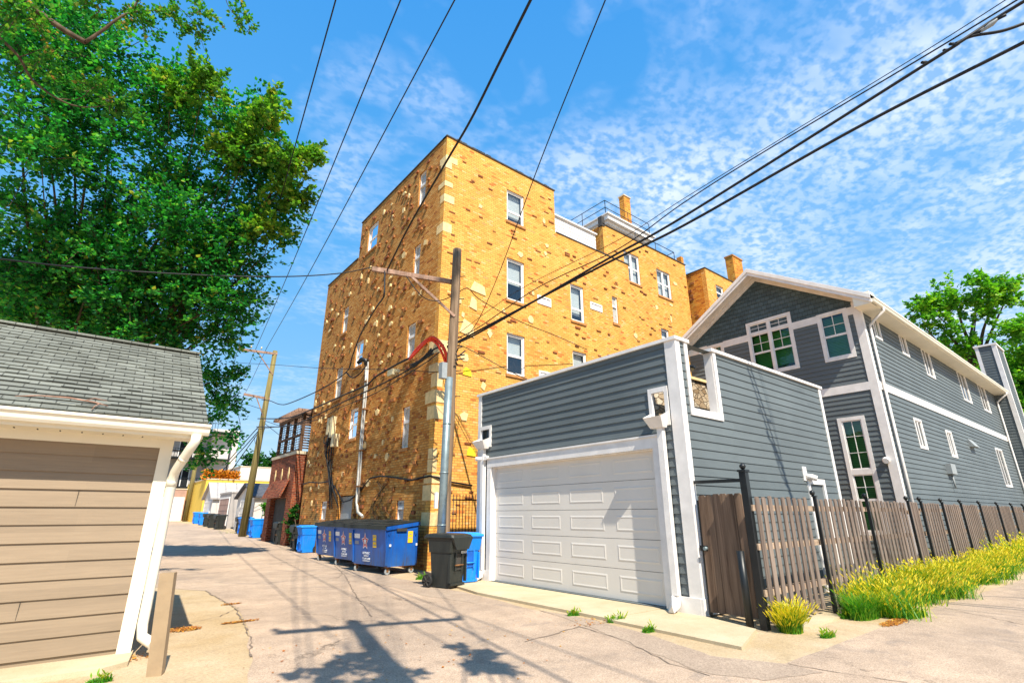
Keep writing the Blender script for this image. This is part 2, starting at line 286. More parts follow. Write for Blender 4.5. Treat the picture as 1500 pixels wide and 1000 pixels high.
# ------------------------------------------------------------------ mesh builder
class FY:   # wall facing the camera side (-Y)
    def __init__(s, Y): s.Y = Y; s.nrm = Vector((0, -1, 0))
    def P(s, u, z, d=0): return Vector((u, s.Y-d, z))
    def px(s, x, y): p = ony(x, y, s.Y); return p.x, p.z
class FX:   # wall facing the alley (-X)
    def __init__(s, X): s.X = X; s.nrm = Vector((-1, 0, 0))
    def P(s, u, z, d=0): return Vector((s.X-d, u, z))
    def px(s, x, y): p = onx(x, y, s.X); return p.y, p.z
class FYb(FY):
    def P(s, u, z, d=0): return Vector((u, s.Y+d, z))
class FXb(FX):
    def P(s, u, z, d=0): return Vector((s.X+d, u, z))
def rect(F, tl, br):
    a = F.px(*tl); b = F.px(*br); return (min(a[0], b[0]), max(a[0], b[0]), min(a[1], b[1]), max(a[1], b[1]))
class G:
    def __init__(s): s.v = []; s.f = []; s.m = []; s.sm = []
    def face(s, pts, mi=0, smooth=False):
        b = len(s.v); s.v += [Vector(p) for p in pts]; s.f.append(tuple(range(b, b+len(pts)))); s.m.append(mi); s.sm.append(smooth)
    def hexa(s, p, mi=0):   # 8 corners: bottom 0-3, top 4-7
        b = len(s.v); s.v += [Vector(q) for q in p]
        for f in ((0, 3, 2, 1), (4, 5, 6, 7), (0, 1, 5, 4), (1, 2, 6, 5), (2, 3, 7, 6), (3, 0, 4, 7)): s.f.append(tuple(b+i for i in f)); s.m.append(mi); s.sm.append(False)
    def box(s, F, a0, a1, z0, z1, d0, d1, mi=0):
        P = F.P; s.hexa([P(a0, z0, d0), P(a1, z0, d0), P(a1, z0, d1), P(a0, z0, d1), P(a0, z1, d0), P(a1, z1, d0), P(a1, z1, d1), P(a0, z1, d1)], mi)
    def wbox(s, x0, x1, y0, y1, z0, z1, mi=0):
        s.hexa([(x0, y0, z0), (x1, y0, z0), (x1, y1, z0), (x0, y1, z0), (x0, y0, z1), (x1, y0, z1), (x1, y1, z1), (x0, y1, z1)], mi)
    def bar(s, a, b, w, h, mi=0, up=Vector((0, 0, 1))):
        a = Vector(a); b = Vector(b); t = (b-a).normalized(); sx_ = t.cross(up)
        if sx_.length < 1e-3: sx_ = t.cross(Vector((1, 0, 0)))
        sx_.normalize(); uy = sx_.cross(t); p = []
        for q in (a, b):
            for (i, j) in ((-1, -1), (1, -1), (1, 1), (-1, 1)): p.append(q+sx_*(i*w/2)+uy*(j*h/2))
        s.hexa(p, mi)
    def tube(s, pts, r, n=8, mi=0, cap=True):
        pts = [Vector(p) for p in pts]; rs = r if isinstance(r, (list, tuple)) else [r]*len(pts); b = len(s.v); prev = None
        for i, p in enumerate(pts):
            t = (pts[min(i+1, len(pts)-1)]-pts[max(i-1, 0)]).normalized()
            if prev is None:
                a = t.cross(Vector((0, 0, 1)));
                if a.length < .05: a = t.cross(Vector((1, 0, 0)))
            else: a = prev-t*prev.dot(t)
            a.normalize(); prev = a; c = t.cross(a)
            for k in range(n):
                w = 2*math.pi*k/n; s.v.append(p+(a*math.cos(w)+c*math.sin(w))*rs[i])
        for i in range(len(pts)-1):
            for k in range(n):
                s.f.append((b+i*n+k, b+i*n+(k+1) % n, b+(i+1)*n+(k+1) % n, b+(i+1)*n+k)); s.m.append(mi); s.sm.append(True)
        if cap:
            s.f.append(tuple(b+k for k in range(n))[::-1]); s.m.append(mi); s.sm.append(False)
            s.f.append(tuple(b+(len(pts)-1)*n+k for k in range(n))); s.m.append(mi); s.sm.append(False)
    def prism(s, pts, n, h, mi=0):   # polygon extruded by n*h
        k = len(pts); b = len(s.v); n = Vector(n)*h; s.v += [Vector(p) for p in pts]+[Vector(p)+n for p in pts]
        s.f.append(tuple(range(b, b+k))[::-1]); s.m.append(mi); s.sm.append(False); s.f.append(tuple(range(b+k, b+2*k))); s.m.append(mi); s.sm.append(False)
        for i in range(k):
            j = (i+1) % k; s.f.append((b+i, b+j, b+k+j, b+k+i)); s.m.append(mi); s.sm.append(False)
    def wall(s, F, a0, a1, z0, z1, th, ops=(), mi=0, topf=None):
        us = sorted({a0, a1, *[x for o in ops for x in o[:2] if a0 < x < a1]}); zs = sorted({z0, z1, *[x for o in ops for x in o[2:4] if z0 < x < z1]})
        P = F.P
        for i in range(len(us)-1):
            for j in range(len(zs)-1):
                cu_, cz = (us[i]+us[i+1])/2, (zs[j]+zs[j+1])/2
                if any(o[0] < cu_ < o[1] and o[2] < cz < o[3] for o in ops): continue
                for d in (0, -th): s.face([P(us[i], zs[j], d), P(us[i+1], zs[j], d), P(us[i+1], zs[j+1], d), P(us[i], zs[j+1], d)], mi)
        for o in list(ops)+[(a0, a1, z0, z1)]:
            a, b, c, e = o[:4]
            for q in (((a, c), (b, c)), ((b, c), (b, e)), ((b, e), (a, e)), ((a, e), (a, c))):
                s.face([P(*q[0], 0), P(*q[1], 0), P(*q[1], -th), P(*q[0], -th)], mi)
    def lap(s, F, a0, a1, z0, z1, ex, ops=(), mi=0, t=.016, base=.002, lim=None, wob=0):
        P = F.P; z = z0; row = 0
        while z < z1-1e-4:
            ze = min(z+ex, z1); ws = random.uniform(-wob, wob)
            cuts = sorted({z, ze, *[q for o in ops for q in o[2:4] if z < q < ze]})
            for c0, c1 in zip(cuts[:-1], cuts[1:]):
                mid = (c0+c1)/2; iv = [(a0, a1)]
                for o in ops:
                    if o[2] < mid < o[3]:
                        nv = []
                        for (p, q) in iv:
                            if o[1] <= p or o[0] >= q: nv.append((p, q)); continue
                            if o[0] > p: nv.append((p, o[0]))
                            if o[1] < q: nv.append((o[1], q))
                        iv = nv
                d0 = base+t*(1-(c0-z)/ex)+ws; d1 = base+t*(1-(c1-z)/ex)+ws
                for (p, q) in iv:
                    pb, qb, pt, qt = p, q, p, q
                    if lim:
                        l0 = lim(c0); l1 = lim(c1)
                        if l0[1]-l0[0] < .02: continue
                        pb, qb, pt, qt = max(p, l0[0]), min(q, l0[1]), max(p, l1[0]), min(q, l1[1])
                        if qt < pt: pt = qt = (pt+qt)/2
                    s.face([P(pb, c0, d0), P(qb, c0, d0), P(qt, c1, d1), P(pt, c1, d1)], mi)
                    if c0 == z: s.face([P(pb, c0, base-.002), P(qb, c0, base-.002), P(qb, c0, d0), P(pb, c0, d0)], mi)
            z = ze; row += 1
    def build(s, name, mats, parent=None, loc=None, uv=None, label=None, local=False):
        me = bpy.data.meshes.new(name); o = bpy.data.objects.new(name, me)
        if parent is not None: wl = Vector(parent['_w'])
        else: wl = Vector((0, 0, 0))
        off = Vector(loc) if loc is not None else (Vector((0, 0, 0)) if parent is None else wl)
        off = Vector((0, 0, 0)) if local else off
        me.from_pydata([tuple(v-off) for v in s.v], [], s.f)
        if not isinstance(mats, (list, tuple)): mats = [mats]
        for q in mats: me.materials.append(q)
        me.polygons.foreach_set('material_index', s.m); me.polygons.foreach_set('use_smooth', s.sm)
        me.update(); U = me.uv_layers.new(name='UVMap'); uvd = np.zeros(len(me.loops)*2)
        for p in me.polygons:
            n = p.normal; ax = 2 if abs(n.z) > .8 else (0 if abs(n.x) > abs(n.y) else 1)
            for li in p.loop_indices:
                c = s.v[me.loops[li].vertex_index]
                if uv: a, b = uv(c)
                elif ax == 2: a, b = c.x, c.y
                elif ax == 0: a, b = c.y, c.z
                else: a, b = c.x, c.z
                uvd[2*li] = a; uvd[2*li+1] = b
        U.data.foreach_set('uv', uvd)
        COL.objects.link(o); o['_w'] = tuple(off)
        if parent is not None:
            o.parent = parent; o.location = (0, 0, 0) if local else off-wl
        else: o.location = off
        if label: o['label'] = label
        return o
def thing(name, loc, label, cat, group=None, rz=0):
    o = bpy.data.objects.new(name, None); COL.objects.link(o); o.location = loc; o.rotation_euler = (0, 0, rz); o['_w'] = tuple(loc); o.empty_display_size = .2
    o['label'] = label; o['category'] = cat
    if group: o['group'] = group
    return o
def tag(o, label, cat, group=None, kind=None):
    o['label'] = label; o['category'] = cat
    if group: o['group'] = group
    if kind: o['kind'] = kind
    return o
def struct(o): o['kind'] = 'structure'; return o
def copy_tree(o, parent=None):
    c = o.copy(); COL.objects.link(c); c.parent = parent
    for ch in list(o.children): copy_tree(ch, c)
    return c
# ------------------------------------------------------------------ windows
def win(parent, F, r, style='dh', blind=.5, bm='blind', glassm='glass', sides=0):
    """r = outer rectangle of the frame on the wall plane"""
    a0, a1, z0, z1 = r; g = G(); W_ = a1-a0; Hh = z1-z0
    if style == 'narrow':
        f = .05; D0, D1 = -.16, -.06
        g.box(F, a0, a0+f, z0, z1, D0, D1); g.box(F, a1-f, a1, z0, z1, D0, D1); g.box(F, a0+f, a1-f, z1-f, z1, D0, D1); g.box(F, a0+f, a1-f, z0, z0+f, D0, D1)
        w = g.build('window', m['white'], parent)
        p = G(); p.box(F, a0+f, a1-f, z0+f, z1-f, -.14, -.10); p.build('pane', m['frost'], w)
        b = G(); b.box(F, a0+f, a1-f, z0+Hh*.60, z0+Hh*.60+.10, -.10, -.045); b.build('vent_flap', m['white'], w)
        q = G(); q.box(F, a0-.05, a1+.05, z0-.11, z0-.002, -.1, .045); q.build('sill', m['soldier'], w); return w
    case = .11 if style == 'house' else .055
    if style == 'small': case = .075
    D0, D1 = (-.09, .035) if style in ('house', 'small') else (-.16, -.05)
    ib = .03
    g.box(F, a0, a0+case, z0, z1, D0, D1); g.box(F, a1-case, a1, z0, z1, D0, D1)
    g.box(F, a0+case, a1-case, z1-case, z1, D0, D1+.002); g.box(F, a0+case, a1-case, z0, z0+case, D0, D1+.002)
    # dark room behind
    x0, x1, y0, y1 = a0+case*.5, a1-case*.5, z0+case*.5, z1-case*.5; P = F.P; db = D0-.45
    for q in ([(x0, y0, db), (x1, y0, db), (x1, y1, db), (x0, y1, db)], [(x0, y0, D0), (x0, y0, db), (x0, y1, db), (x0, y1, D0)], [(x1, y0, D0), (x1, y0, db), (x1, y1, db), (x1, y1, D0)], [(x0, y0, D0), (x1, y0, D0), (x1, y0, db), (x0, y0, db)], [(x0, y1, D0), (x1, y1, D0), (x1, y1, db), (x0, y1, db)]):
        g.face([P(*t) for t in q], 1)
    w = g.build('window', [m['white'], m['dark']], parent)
    i0, i1, j0, j1 = a0+case, a1-case, z0+case, z1-case
    sgm = []   # sashes: (u0,u1,z0,z1,grid)
    if style == 'dh':
        mid = j0+(j1-j0)*.47; sgm = [(i0, i1, mid, j1, 0, 0), (i0, i1, j0, mid, 0, -.0)]
    elif style == 'dh3': mid = j0+(j1-j0)*.34; sgm = [(i0, i1, mid, j1, 0, 0), (i0, i1, j0, mid, 0, 0)]
    elif style == 'pair':
        c = (i0+i1)/2; mid = j0+(j1-j0)*.5
        for (p, q) in ((i0, c-.03), (c+.03, i1)): sgm += [(p, q, mid, j1, 0, 0), (p, q, j0, mid, 0, 0)]
        g2 = G(); g2.box(F, c-.03, c+.03, j0, j1, D0, D1-.004); g2.build('mullion', m['white'], w)
    elif style == 'house':
        if sides == 1: mid = j0+(j1-j0)*.5; sgm = [(i0, i1, mid, j1, 2, 0), (i0, i1, j0, mid, 0, 0)]
        elif sides == 2:   # two units with transoms
            c = (i0+i1)/2; tr = j0+(j1-j0)*.80; mid = j0+(tr-j0)*.5
            for (p, q) in ((i0, c-.04), (c+.04, i1)): sgm += [(p, q, tr+.05, j1, 2, 0), (p, q, mid, tr-.04, 2, 0), (p, q, j0, mid, 0, 0)]
            g2 = G(); g2.box(F, c-.04, c+.04, j0, j1, D0, D1-.004); g2.box(F, i0, c-.04, tr-.04, tr+.05, D0, D1-.006); g2.box(F, c+.04, i1, tr-.04, tr+.05, D0, D1-.006); g2.build('mullion', m['white'], w)
        elif sides == 3:   # stacked: fixed grid above, double hung below
            tr = j0+(j1-j0)*.52; mid = j0+(tr-j0)*.52
            sgm = [(i0, i1, tr+.08, j1, 3, 0), (i0, i1, mid, tr-.08, 2, 0), (i0, i1, j0, mid, 0, 0)]
            g2 = G(); g2.box(F, i0, i1, tr-.08, tr+.08, D0, D1-.003); g2.build('mullion', m['white'], w)
    elif style == 'small':
        if W_ < .62: sgm = [(i0, i1, j0, j1, 4, 0)]
        else: c = (i0+i1)/2; sgm = [(i0, c, j0, j1, 5, 0), (c, i1, j0, j1, 5, 0)]
    sg = G(); pg = G(); bg_ = G(); sf = .045 if style in ('dh', 'dh3', 'pair') else .035
    for k, (p, q, c, e, gr, dd) in enumerate(sgm):
        s0, s1 = D1-.06+dd, D1-.025+dd
        sg.box(F, p, p+sf, c, e, s0, s1); sg.box(F, q-sf, q, c, e, s0, s1); sg.box(F, p+sf, q-sf, c, c+sf, s0, s1+.001); sg.box(F, p+sf, q-sf, e-sf, e, s0, s1+.001)
        if gr in (2, 3, 4): cc = (p+q)/2; sg.box(F, cc-.009, cc+.009, c+sf, e-sf, s0+.005, s1-.005)
        if gr == 5: pass
        for t in ({2: [.5], 3: [.333, .667], 4: [.5]}.get(gr, [])):
            zc = c+(e-c)*t; sg.box(F, p+sf, q-sf, zc-.009, zc+.009, s0+.006, s1-.006)
        pg.face([P(p+sf, c+sf, s0+.012), P(q-sf, c+sf, s0+.012), P(q-sf, e-sf, s0+.012), P(p+sf, e-sf, s0+.012)])
    sg.build('sash', m['white'], w); pg.build('pane', m[glassm], w)
    if blind > 0:
        bt = j1-(j1-j0)*blind; bg_.box(F, i0+.01, i1-.01, bt, j1, D0-.09, D0-.07); bg_.build('blind', m[bm], w)
    if style in ('dh', 'dh3', 'pair'):
        q = G(); q.box(F, a0-.06, a1+.06, z0-.10, z0-.002, -.12, .05); q.build('sill', m['soldier'], w)
    return w
# ------------------------------------------------------------------ ground
def sheet(name, xs, ys, z, mt):
    g = G()
    for i in range(len(xs)-1):
        for j in range(len(ys)-1):
            g.face([(xs[i], ys[j], gz(ys[j])+z), (xs[i+1], ys[j], gz(ys[j])+z), (xs[i+1], ys[j+1], gz(ys[j+1])+z), (xs[i], ys[j+1], gz(ys[j+1])+z)])
    return struct(g.build(name, mt))
g = G(); ys = [-400, 0, 22, 122, 400]
def gz2(y): return min(gz(y), 2.0)
for a, b in zip(ys[:-1], ys[1:]): g.face([(-400, a, gz2(a)), (600, a, gz2(a)), (600, b, gz2(b)), (-400, b, gz2(b))])
struct(g.build('ground', m['dirt']))
random.seed(3)
def jag(a, b, n=8, amp=.06):
    a = Vector(a); b = Vector(b); t = (b-a); nn = Vector((-t.y, t.x)).normalized()
    return [a+t*(i/n)+nn*random.uniform(-amp, amp) for i in range(n)]
def poly(name, pts, z, mt, h=0, drop=None):
    g = G()
    if h: g.prism([(p[0], p[1], z-h) for p in pts], (0, 0, 1), h)
    else: g.face([(p[0], p[1], z) for p in pts])
    return struct(g.build(name, mt))
# asphalt of the alley and of the cross street
def P2(x, y): p = onz(x, y); return (p.x, p.y)
ed = [P2(368, 965), P2(365, 930), P2(345, 890), P2(300, 865)]
pts = [(-30, -14), (70, -14), (70, 2.4)]
for a, b in (((70, 2.4), (24, 2.6)), ((24, 2.6), (12.2, 3.0)), ((12.2, 3.0), P2(1150, 972)), (P2(1150, 972), P2(1045, 962)), (P2(1045, 962), P2(860, 913)), (P2(860, 913), P2(700, 872)), (P2(700, 872), P2(604, 853)), (P2(604, 853), (6.2, 13.0)), ((6.2, 13.0), (7.7, 14.2)), ((7.7, 14.2), (7.7, 22))):
    pts += jag(a, b, max(3, int((Vector(a)-Vector(b)).length*2.2)), .035)
pts += [(7.7, 22)]
l = [(1.1, 22), (1.2, 15.5), ed[3], ed[2], ed[1], ed[0], (1.5, 5.6), (.4, 5.5), (-30, 6.2)]
for a, b in zip(l[:-1], l[1:]): pts += jag(a, b, max(2, min(30, int((Vector(a)-Vector(b)).length*2))), .04)
pts += [l[-1]]
poly('alley_pavement', pts, .004, m['asphalt'])
g = G()
for a, b in ((22, 34), (34, 50), (50, 75)): g.face([(.9, a, gz(a)+.004), (8.3, a, gz(a)+.004), (8.3, b, gz(b)+.004), (.9, b, gz(b)+.004)])
struct(g.build('far_alley_pavement', m['asphalt']))
# concrete apron before the gray garage door, two slabs
ap = [(7.72, 11.05), (7.72, 5.3), P2(1105, 932), P2(1075, 950), (5.95, 5.0), (6.5, 9.1), (6.72, 9.9), (6.9, 11.05)]
ap = [(7.78, 11.1), (7.78, 5.75), (6.45, 5.75), (6.5, 9.2), (6.7, 10.2), (6.95, 11.1)]
poly('concrete_apron', ap, .045, m['slab'], .12)
poly('concrete_walk', [(7.78, 5.74), (9.2, 5.74), (9.2, 5.1), (7.78, 5.1), (7.45, 4.0), (6.35, 3.62), (6.42, 5.74)], .038, m['slab'], .12)
poly('garage_footing', [(-8, 7.9), (.80, 7.9), (.72, 7.35), (.5, 7.2), (-8, 7.25)], .05, m['slab'], .1)
poly('fence_kerb', [(7.9, 3.98), (9.6, 3.98), (9.5, 3.66), (8.2, 3.62)], .03, m['slab'], .06)
def patchm():
    M = MT('gray asphalt patch', .95, .2); v = M.co(); c = M.noise(v, 60, 3, .8); d = M.noise(v, 2, 5, .7)
    col = M.mix(M.ramp(d, [(.3, 0), (.7, 1)]), (.33, .245, .18), (.42, .32, .235)); col = M.mix(.9, col, M.ramp(c, [(.3, .5), (.5, 1), (.72, 1.5)]), 'MULTIPLY'); M.base(col); M.bump(c, .6, .01); return M.m
m['patch'] = patchm()
pl = [P2(*q) for q in ((790, 893), (870, 908), (960, 932), (1040, 960), (1150, 973), (1205, 985), (1120, 997), (1030, 985), (960, 958), (880, 925))]
q = []
for a, b in zip(pl, pl[1:]+pl[:1]): q += jag(a, b, 6, .03)
poly('asphalt_patch', q, .007, m['patch'])
pl = [P2(*q) for q in ((560, 842), (640, 858), (705, 874), (700, 884), (620, 872), (545, 852))]; q = []
for a, b in zip(pl, pl[1:]+pl[:1]): q += jag(a, b, 5, .04)
poly('asphalt_patch', q, .007, m['patch'])
# cracks and seams of the paving
def ribbon(pts, w, z=.009):
    g = G(); P = [Vector((p[0], p[1], 0)) for p in pts]; Q = []
    for a, b in zip(P[:-1], P[1:]):
        n = max(2, int((b-a).length/.12))
        for i in range(n): Q.append(a.lerp(b, i/n)+Vector((random.uniform(-.022, .022), random.uniform(-.022, .022), 0)))
    Q.append(P[-1])
    for i in range(len(Q)-1):
        t = (Q[i+1]-Q[i]).normalized(); n_ = Vector((-t.y, t.x, 0)); w0 = w*random.uniform(.2, .85); 
        g.face([Q[i]-n_*w0/2+Vector((0, 0, z)), Q[i+1]-n_*w0/2+Vector((0, 0, z)), Q[i+1]+n_*w0/2+Vector((0, 0, z)), Q[i]+n_*w0/2+Vector((0, 0, z))])
    return struct(g.build('pavement_crack', m['crack']))
ribbon([P2(490, 828), P2(505, 843), P2(521, 872), P2(545, 903)], .035)
ribbon([P2(300, 865), P2(345, 890), P2(365, 930), P2(368, 962)], .035)
ribbon([P2(770, 940), P2(850, 918), P2(920, 940), P2(980, 972), P2(1040, 990)], .03)
ribbon([P2(1380, 890), P2(1500, 915)], .02)
ribbon([P2(1150, 972), P2(1230, 985), P2(1330, 1000)], .02)
ribbon([P2(280, 912), P2(320, 903), P2(350, 890)], .02)
# ------------------------------------------------------------------ yellow brick apartment building
FA, FB = FY(13.8), FX(8.0)       # camera-facing and alley-facing walls
FS = FY(14.8)                    # the set-back wall
XE = 18.35; TOP = 15.02; LOWT = 12.95
B = thing('brick_apartment_building', (8, 13.8, 0), 'tall yellow brick apartment block with scattered protruding bricks and cream stones', 'building')
wa = [(rect(FA, (742.5, 276.5), (768, 333.5)), 'dh3', .8), (rect(FA, (742.5, 376.4), (768.6, 446)), 'dh', .55), (rect(FA, (742.5, 486.5), (769.5, 552.5)), 'dh', .5),
      (rect(FA, (835, 414.5), (857, 474.5)), 'dh3', .8), (rect(FA, (838.5, 512.6), (861, 560)), 'dh', .8)]
va = [rect(FA, (786.6, 431.6), (807, 450.5)), rect(FA, (864, 441.5), (882, 458)), rect(FA, (789, 542), (807, 556))]
pa = rect(FA, (896, 433), (907, 475))
GW = (8.9, 9.5, 1.4, 3.4)
wb = [(rect(FB, (540.4, 335), (551.4, 359)), 'dh', .3), (rect(FB, (522, 502.5), (529.5, 533.7)), 'dh', 0), (rect(FB, (513.2, 600), (521, 641)), 'dh', 0)]
nb_ = [rect(FB, (615, 256), (622, 297)), rect(FB, (607, 362), (613.4, 404)), rect(FB, (597.5, 477), (606, 522.5)), rect(FB, (504, 452), (507.5, 485)), rect(FB, (493.5, 541), (498, 582)), rect(FB, (590.3, 597), (597, 655)), rect(FB, (581, 733), (590, 765)), rect(FB, (471, 734), (476, 761))]
nb_ = [(a, max(b, a+.38), c, d) for a, b, c, d in nb_]
dr = rect(FB, (496, 726), (510, 800)); dr = (dr[0], dr[1], 0.02, dr[3])
opA = [w[0] for w in wa]+va+[pa]; opB = [w[0] for w in wb]+nb_+[dr]
g = G()
g.wall(FA, 8.0, 13.5, 0, TOP, .25, [o for o in opA if o[0] < 13.4])
g.wall(FA, 13.5, XE, 0, LOWT, .25, [o for o in opA if o[0] > 13.4])
g.wall(FB, 14.05, 21.6, 0, TOP, .25, [o for o in opB if o[1] < 21.6], mi=1)
g.wall(FB, 21.6, 25.6, 0, 13.1, .25, [o for o in opB if o[0] > 21.6], mi=1)
# recompute overlaps: any opening crossing the seam is avoided by construction
ws6 = (rect(FS, (968, 480), (982, 508)), 'dh', .4); wsl = [(rect(FS, (913, 366), (939.4, 419)), 'pair', .95), (rect(FS, (961, 392.4), (985, 440)), 'pair', .9), ws6]
wtop = 15.5
g.wall(FS, 17.85, 25.1, 0, wtop, .25, [w[0] for w in wsl])
g.wall(FXb(XE), 14.05, 14.8, 0, LOWT, .1)
g.wall(FX(17.85), 15.05, 24, 12.6, wtop, .2, mi=3)  # alley-facing side takes the orange brick, its shade put into the colour
g.wall(FXb(25.1), 15.05, 25, 0, wtop, .2); g.wall(FXb(13.5), 14.05, 21.6, 12.5, TOP, .2)
g.wall(FYb(21.6), 8.26, 13.24, 13.2, TOP, .2); g.wall(FYb(25.6), 8.26, 24.8, 0, 12.6, .2)
# roofs
g.face([(8, 13.8, TOP-.25), (13.5, 13.8, TOP-.25), (13.5, 21.6, TOP-.25), (8, 21.6, TOP-.25)], 2)
g.face([(8, 21.6, 12.7), (13.5, 21.6, 12.7), (13.5, 25.6, 12.7), (8, 25.6, 12.7)], 2)
g.face([(13.5, 13.9, 12.6), (XE-.05, 13.9, 12.6), (XE-.05, 14.9, 12.6), (13.5, 14.9, 12.6)], 2); g.face([(13.5, 14.9, 12.6), (25.0, 14.9, 12.6), (25.0, 25.5, 12.6), (13.5, 25.5, 12.6)], 2)
g.face([(17.85, 14.8, 15.2), (25.1, 14.8, 15.2), (25.1, 24, 15.2), (17.85, 24, 15.2)], 2)
# stones and protruding bricks
random.seed(21)
def blocked(u, z, hw, hz, ops): return any(o[0]-.14 < u+hw and u-hw < o[1]+.14 and o[2]-.2 < z+hz and z-hz < o[3]+.14 for o in ops)
def knobs(g, F, a0, a1, z0, z1, n, ops, mis, kw=(.1, .16), kh=(.03, .05), kd=(.02, .05)):
    for i in range(n):
        u = random.uniform(a0+.3, a1-.2); z = random.uniform(z0, z1); z = round(z/.075)*.075; w = random.uniform(*kw); h = random.uniform(*kh)
        if blocked(u, z, w, h, ops): continue
        g.box(F, u-w, u+w, z-h, z+h, -.02, random.uniform(*kd), random.choice(mis))
def stones(g, F, a0, a1, z0, z1, n, ops, mi=0, k=1.0, d=.03):
    for i in range(n):
        u = random.uniform(a0+.3, a1-.25); z = random.uniform(z0, z1); w = random.uniform(.08, .21)*k; h = random.uniform(.10, .22)*k
        if blocked(u, z, w, h, ops): continue
        q = []; c = random.choice([4, 5, 6, 7]); ph = random.uniform(0, 6)
        for j in range(c):
            t = ph+2*math.pi*j/c+random.uniform(-.25, .25); q.append(F.P(u+w*math.cos(t)*random.uniform(.7, 1.1), z+h*math.sin(t)*random.uniform(.7, 1.1), -.01))
        g.prism(q, F.nrm, .01+random.uniform(.6, 1)*d, mi)
# surface relief stays in the wall's own mesh: slots 0 brick 1 side 2 tar 3 orange 4 stone 5 knob 6 knob_y 7 stone_y
knobs(g, FA, 8, 13.5, .5, 14.6, 130, opA, [5, 6, 6], kw=(.07,.15), kh=(.015,.035), kd=(.015,.04)); knobs(g, FA, 13.5, XE, 3, 12.5, 75, opA, [5, 6, 6], kw=(.07,.15), kh=(.015,.035)); knobs(g, FS, XE, 25.1, 8, 15.2, 45, [w[0] for w in wsl], [5, 6, 6], kw=(.07,.15), kh=(.015,.035))
stones(g, FA, 8.3, 13.5, 2, 14.6, 26, opA, 4, .9); stones(g, FA, 13.5, XE, 4, 12.5, 14, opA, 4, .9); stones(g, FS, XE, 25.1, 8, 14.5, 9, [w[0] for w in wsl], 4)
for k in range(2):   # the two painted yellow stones
    u, z = FA.px(*((684, 545), (690, 662))[k]); g.prism([FA.P(u-.17, z-.11, -.01), FA.P(u+.17, z-.13, -.01), FA.P(u+.14, z+.09, -.01), FA.P(u-.06, z+.16, -.01), FA.P(u-.14, z+.05, -.01)], FA.nrm, .04, 7)
for (x, y, w, h) in ((700, 422, .34, .22), (693, 444, .16, .26), (684, 480, .30, .30), (838, 590, .2, .2)):
    u, z = FA.px(x, y); g.prism([FA.P(u-w, z-h*.7, -.01), FA.P(u+w, z-h, -.01), FA.P(u+w*.8, z+h*.5, -.01), FA.P(u-w*.5, z+h, -.01)], FA.nrm, .04, 4)
# quoin stones at the corner
z = 1.2
while z < 14.5:
    h = random.uniform(.22, .48); wA, wB = random.uniform(.15, .5), random.uniform(.2, .6)
    if random.random() < (.6 if z < 7 else .32):
        cz = z+h; e_ = random.uniform(.008, .02); pts = [(8-e_, 13.8-e_), (8+wA, 13.8-e_), (8+wA, 13.9), (8.1, 13.9), (8.1, 13.8+wB), (8-e_, 13.8+wB)]
        j = random.uniform(-.04, .04); g.prism([(p[0], p[1], z) for p in pts], (0, 0, 1), h+j, 4)
    z += h+random.choice([.02, .1, .35])
knobs(g, FB, 14.1, 21.6, 1.4, 14.7, 330, opB, [5, 6, 6], (.05, .11), (.03, .06), (.03, .08)); knobs(g, FB, 21.6, 25.5, 1.4, 12.8, 150, opB, [5, 6, 6], (.05, .11), (.03, .06), (.03, .08))
stones(g, FB, 14.5, 21.6, 2, 14.4, 50, opB, 4, .8, .07); stones(g, FB, 21.6, 25.5, 2, 12.4, 26, opB, 4, .8, .07)
g.build('wall', [m['brick'], m['brick_side'], m['tar'], m['brick_orange_shade'], m['stone'], m['knob'], m['knob_y'], m['stone_y']], B)
# copings
g = G()
g.box(FA, 7.96, 13.54, TOP, TOP+.05, -.27, .04); g.box(FB, 13.86, 21.6, TOP, TOP+.05, -.27, .04); g.box(FA, 13.56, XE+.02, LOWT, LOWT+.05, -.27, .03); g.box(FB, 21.62, 25.6, 13.1, 13.15, -.27, .04); g.box(FS, 17.8, 25.15, wtop, wtop+.05, -.27, .04)
for i in range(26):
    u = random.uniform(8.2, 13.2); g.box(FA, u, u+random.uniform(.06, .3), TOP+.05, TOP+.05+random.uniform(.02, .06), -.2, .02)
g.build('coping', m['tar'], B)
for r, st, bl in wa: win(B, FA, r, st, bl)
for r, st, bl in wsl: win(B, FS, r, st, bl)
for r, st, bl in wb: win(B, FB, r, st, bl)
for r in nb_: win(B, FB, r, 'narrow')
w = win(B, FA, pa, 'narrow')
for r in va:    # through-wall air conditioner sleeves
    g = G(); a0, a1, z0, z1 = r; f = .06
    g.box(FA, a0, a0+f, z0, z1, -.1, .03); g.box(FA, a1-f, a1, z0, z1, -.1, .03); g.box(FA, a0+f, a1-f, z0, z0+f, -.1, .03); g.box(FA, a0+f, a1-f, z1-f, z1, -.1, .03)
    v = g.build('wall_vent', m['white'], B); g = G(); g.box(FA, a0+f, a1-f, z0+f, z1-f, -.12, -.06, 1)
    n = 7
    for i in range(n): zc = z0+f+(z1-z0-2*f)*(i+.5)/n; g.box(FA, a0+f, a1-f, zc-.012, zc+.012, -.06, 0)
    for q in (.33, .66): uc = a0+(a1-a0)*q; g.box(FA, uc-.02, uc+.02, z0+f, z1-f, -.06, .01)
    g.build('grille', [m['white'], m['blind']], v)
g = G(); g.box(FB, dr[0]+.03, dr[1]-.03, dr[2], dr[3]-.03, -.18, -.14); g.box(FB, dr[0]+.03, dr[0]+.12, dr[2], dr[3]-.03, -.14, -.11); d_ = g.build('door', m['gray_box'], B)
